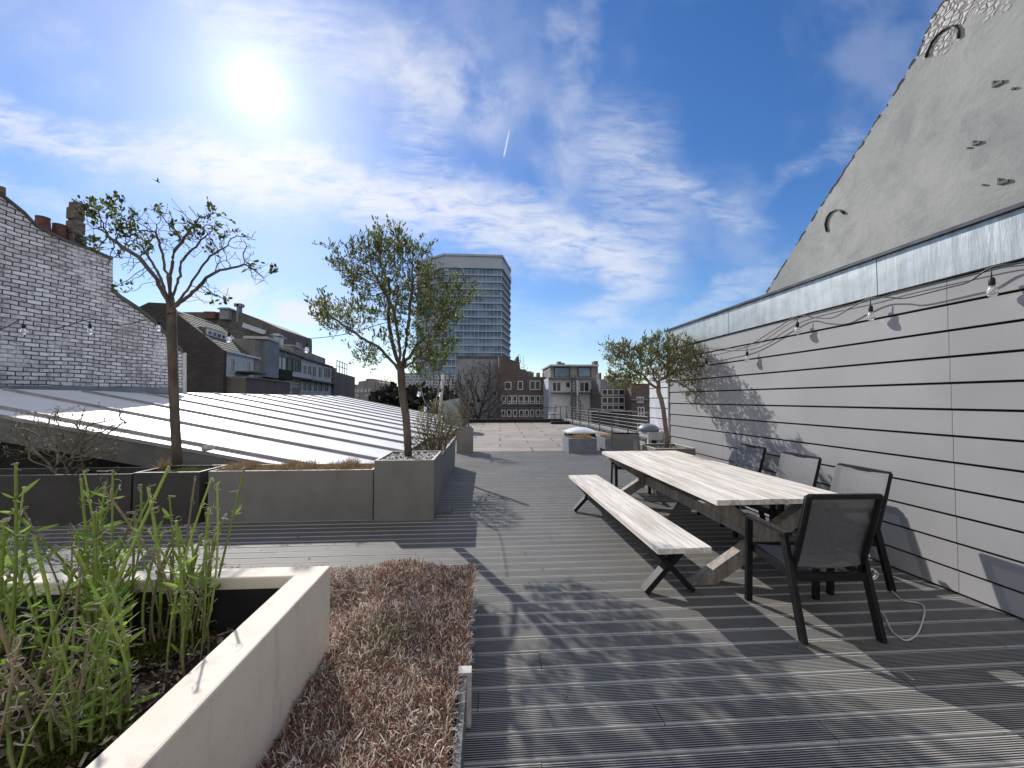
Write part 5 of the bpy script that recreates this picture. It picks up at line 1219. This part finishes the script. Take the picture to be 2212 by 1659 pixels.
# moss clumps
P_ = []
for c_ in (G(540, 1440, ZS), G(330, 1420, ZS), G(250, 1430, ZS), G(120, 1640, ZS), G(200, 1600, ZS), G(110, 1580, ZS), G(400, 1400, ZS)):
    k = 1500; a_ = rng.random(k)*6.28; r_ = .10*np.sqrt(rng.random(k)); P_.append(np.stack([c_.x+r_*np.cos(a_)*1.3, c_.y+r_*np.sin(a_), ZS+.045-r_*.35+rng.random(k)*.008], 1))
P_ = np.concatenate(P_); P_ = P_[(P_[:, 0] < x_in-.01) & (P_[:, 1] < y_in-.01)]; n = len(P_); Q = leaves(P_, np.stack([rng.normal(size=n)*.6, rng.normal(size=n)*.6, np.ones(n)], 1), np.full(n, .016), np.full(n, .007))
cc = np.array([.10, .13, .02])*(.5+rng.random((n, 1))*1.2); tag(face_cloud('moss', Q, np.concatenate([cc, cc]), 'leaf'), 'cushions of yellow green moss on the soil of the white box', 'moss', kind='stuff')

# tall stems : six plants
def tall_plant(label, cx, cy, rad, nst, hmin, hmax, green, leafn, seed):
    random.seed(seed); root = thing('tall_perennial', (cx, cy, ZS), label, 'plant', group='tall perennials in the white box')
    st = MB(); dl_B = []; dl_D = []; dl_L = []; lf_P = []; lf_D = []; lf_L = []
    for i in range(nst):
        a_ = random.random()*6.28; r_ = rad*math.sqrt(random.random()); bx_, by_ = cx+r_*math.cos(a_), cy+r_*math.sin(a_)
        bx_ = min(bx_, x_in-.03); by_ = min(by_, y_in-.04)
        h = random.uniform(hmin, hmax)*(1 if random.random() < .6 else .7); lx, ly = random.gauss(.02, .12)*h, random.gauss(0, .10)*h; bw_ = random.gauss(0, .03)
        p = []; nseg = 7
        for k in range(nseg+1):
            t = k/nseg; p.append(Vector((bx_+lx*t+bw_*math.sin(3*t), by_+ly*t+bw_*math.cos(2.5*t), ZS-.02+h*t)))
        dry = random.random() > green; r0 = random.uniform(.0034, .0068)*(.8 if dry else 1)
        g0 = random.uniform(.7, 1.25)
        for k in range(nseg):
            t = k/nseg
            if dry: c = (.36*g0, .30*g0, .19*g0)
            else: tt = max(0, 1-t*3.2); c = (lerp(.35*g0, .40, tt), lerp(.47*g0, .32, tt), lerp(.11*g0, .18, tt))
            q0, q1 = p[k], p[k+1]; rr = [r0*(1.25 if k else 1.1), r0*(1-.05*t), r0*.92, r0*1.2]
            st.tube([q0, q0.lerp(q1, .12), q0.lerp(q1, .9), q1], rr, 6, c, cap=(k == nseg-1))
            if k >= 2:
                for s_ in range(2 if random.random() < .75 else 4):
                    an = random.random()*6.28; dl_B.append(tuple(q1)); dl_D.append((math.cos(an), math.sin(an), random.uniform(-.3, .7))); dl_L.append(random.uniform(.025, .075))
            if not dry and k < 6 and random.random() < leafn*1.1:
                for s_ in (0, 1, 2):
                    an = random.random()*6.28; lf_P.append(tuple(q1)); lf_D.append((math.cos(an), math.sin(an), random.uniform(.1, 1.0))); lf_L.append(random.uniform(.04, .10))
    st.build('stem', 'stem_green', root, smooth=True, col=True)
    B = np.array(dl_B); n = len(B); Q = ribbons(B, np.array(dl_D), np.array(dl_L), np.full(n, .0040), 2.0+4.5*rng.random(n), 6); c = np.array([.52, .46, .37])*(.5+.8*rng.random((n, 1)))
    face_cloud('dried_leaf', Q, np.tile(c, (6, 1)), 'strand', root)
    B = np.array(lf_P); n = len(B)
    if n:
        Q = leaves(B, np.array(lf_D), np.array(lf_L), np.array(lf_L)*.17); c = np.array([.24, .36, .075])*(.6+.9*rng.random((n, 1))); face_cloud('foliage', Q, np.concatenate([c, c]), 'leaf', root)
def cen(px, py): p = G(px, py, ZS); return p.x, p.y
tall_plant('tall green stemmed perennial leaning at the left edge of the white box', *cen(-60, 1500), .16, 17, .5, .88, .9, .7, 1)
tall_plant('dense leafy green perennial clump left of the centre of the white box', *cen(150, 1480), .19, 24, .5, .95, .92, .8, 2)
tall_plant('green perennial clump at the rear edge of the white box', *cen(270, 1360), .17, 22, .45, .85, .85, .5, 3)
tall_plant('tan based perennial clump nearest the box corner', *cen(400, 1380), .12, 25, .45, .88, .7, .25, 4)
tall_plant('sparse perennial with tall stems at the front of the white box', *cen(190, 1610), .09, 16, .35, .62, .75, .5, 5)
tall_plant('bushy green perennial in the rear left of the white box', *cen(40, 1340), .18, 24, .4, .72, .88, .9, 6)
tall_plant('dry brown stemmed perennial in the near left corner of the white box', *cen(30, 1700), .10, 11, .25, .5, .35, .2, 8)

tall_plant('few thin stems standing close to the long side wall of the white box', *cen(395, 1455), .06, 8, .45, .8, .6, .2, 9)
# sedum beds
sa = G(1021, 1211, zs+.03); sb = G(1024, 1440, zs+.02)
XS1 = sa.x; YS1 = sa.y; YM = G(1020, 1448, zs).y
sf = thing('sedum_tray', (-.4, 2.6, 0), 'low grey edged green roof tray beside the white box, farther half', 'planter')
b = MB(); b.box((-4.5, YM, 0), (XS1-.01, YS1-.02, .18)); b.build('tray', 'zinc_grey', sf)
sf2 = thing('sedum_tray', (-.4, 1, 0), 'low grey edged green roof tray beside the white box, nearer half', 'planter')
xn = G(1000, 1500, zs).x
b = MB(); b.box((x_out+.003, -1.1, 0), (xn-.02, YM-.05, .18)); b.build('tray', 'zinc_grey', sf2)
b = MB(); b.box((xn-.018, -1.1, .06), (xn+.012, YM-.03, .262)); b.build('edge_trim', 'gutter_grey', sf2)
b = MB(); b.box((xn-.03, YM-.055, .02), (xn+.034, YM-.003, .275)); b.build('corner_trim', 'planter_rim', sf2)
def sedum(label, x0, x1, y0, y1, z, n, seed):
    x = rng.uniform(x0, x1, n); y = rng.uniform(y0, y1, n)
    hmp = .018*np.sin(x*9+1)+.015*np.sin(y*11)+.02*np.sin(x*4.1-y*6.3)+.008*np.sin(x*31)*np.sin(y*29)
    B = np.stack([x, y, z-.015+hmp+.03*rng.random(n)], 1); D = np.stack([rng.normal(size=n), rng.normal(size=n), .15+.5*np.abs(rng.normal(size=n))], 1)
    L_ = .022+.050*rng.random(n)**1.3; Wd = .0022+.0020*rng.random(n)
    Q = ribbons(B, D, L_, Wd, .6+1.8*rng.random(n), 4); t = rng.random(n)
    patch = np.sin(x*5.3+2*np.sin(y*3.1)+seed)+np.sin(y*6.7+1.5*np.sin(x*4.7)); pk = (patch > .5)[:, None]
    pale = np.array([.90, .81, .72]); mauve = np.array([.43, .33, .27]); rust = np.array([.33, .155, .095]); dk = np.array([.09, .065, .06])
    c = np.where((t < .46)[:, None], pale, np.where((t < .70)[:, None], mauve, np.where((t < .80)[:, None], np.where(pk, rust*1.2, rust), dk)))*(.65+.6*rng.random((n, 1)))
    # small fleshy heads
    m_ = int(n*.38); Bh = np.stack([rng.uniform(x0, x1, m_), rng.uniform(y0, y1, m_)], 1); hz_ = .018*np.sin(Bh[:, 0]*9+1)+.015*np.sin(Bh[:, 1]*11)+.02*np.sin(Bh[:, 0]*4.1-Bh[:, 1]*6.3)
    Bh = np.concatenate([Bh, (z+.0+hz_+.035*rng.random(m_))[:, None]], 1); Qh = leaves(Bh, np.stack([rng.normal(size=m_), rng.normal(size=m_), np.ones(m_)*.9], 1), .009+.009*rng.random(m_), .006+.004*rng.random(m_))
    gx, gy = G(1262*.0+1240*.0+860, 1370, z).x, G(860, 1370, z).y
    near = np.exp(-((Bh[:, 0]-G(835, 1390, z).x)**2+(Bh[:, 1]-G(835, 1390, z).y)**2)/.02)[:, None]
    ch_ = np.where(rng.random((m_, 1)) < .5, np.array([.34, .15, .085]), np.array([.20, .145, .105]))*(.6+.8*rng.random((m_, 1))); ch_ = ch_*(1-near)+np.array([.25, .26, .07])*near
    Q = np.concatenate([Q, Qh], 0); cols = np.concatenate([np.tile(c, (4, 1)), ch_, ch_], 0)
    tag(face_cloud('sedum', Q, cols, 'strand'), label, 'ground cover', kind='stuff')
sedum('dry pink brown sedum covering the farther tray', x_out+.01, XS1+.012, YM-.01, YS1, zs, 52000, 0)
sedum('dry pink brown sedum strip behind the white box', -3.2, x_out+.01, y_out+.01, YS1, zs, 30000, 2)
sedum('dry reddish sedum covering the nearer tray along the white box', x_out+.01, xn-.035, .75, YM-.06, zs+.01, 46000, 4)
for (xa_, xb_, ya_, yb_) in ((x_out+.002, XS1-.015, YM, YS1-.03), (x_out+.005, xn-.02, .2, YM-.05)): pass
b = MB(); b.box((x_out+.004, YM+.002, .185), (XS1-.02, YS1-.03, .195)); b.box((-4.4, y_out+.004, .185), (x_out+.003, YS1-.03, .195)); b.build('substrate', 'soil', sf)
b = MB(); b.box((x_out+.005, -1.0, .185), (xn-.022, YM-.052, .2)); b.build('substrate', 'soil', sf2)

# leaf litter on the deck
n = 420; x = rng.uniform(-3.5, 3.4, n); y = rng.uniform(.8, 11.5, n); k = (x > XS1+.05) | (y > YS1+.05); k &= ~((x < -.6) & (y > 5.3)) & ~((x > 2.3) & (y > 6.3)); x = x[k]; y = y[k]; n = len(x)
B = np.stack([x, y, np.full(n, .004)], 1); Q = ribbons(B, np.stack([rng.normal(size=n), rng.normal(size=n), np.full(n, .12)], 1), .008+.022*rng.random(n), .003+.008*rng.random(n), np.full(n, .8), 2)
Q[:, :, 2] = np.maximum(Q[:, :, 2], .002); cc = np.array([.20, .16, .11])*(.4+1.3*rng.random((n, 1)))
tag(face_cloud('leaf_litter', Q, np.tile(cc, (2, 1)), 'strand'), 'tiny dry leaves and crumbs scattered over the deck boards', 'litter', kind='stuff')
# bird
bp = PY(340, 392, 40); b = LB(); b.tube([(-.18, 0, 0), (0, 0, .02), (.16, 0, 0)], [.01, .06, .03], 8)
b.quad([(-.04, 0, .03), (.06, 0, .03), (-.02, -.3, .14), (-.1, -.34, .15)]); b.quad([(-.04, 0, .03), (-.1, .34, .12), (-.02, .3, .11), (.06, 0, .03)]); b.quad([(-.17, 0, 0), (-.3, .05, .01), (-.3, -.05, .01)])
o = b.build('bird', 'frame_dark', None); o.location = bp; o.rotation_euler = (0, R(10), R(50)); o.scale = (1.2,)*3; tag(o, 'small dark bird flying high at the left', 'bird')
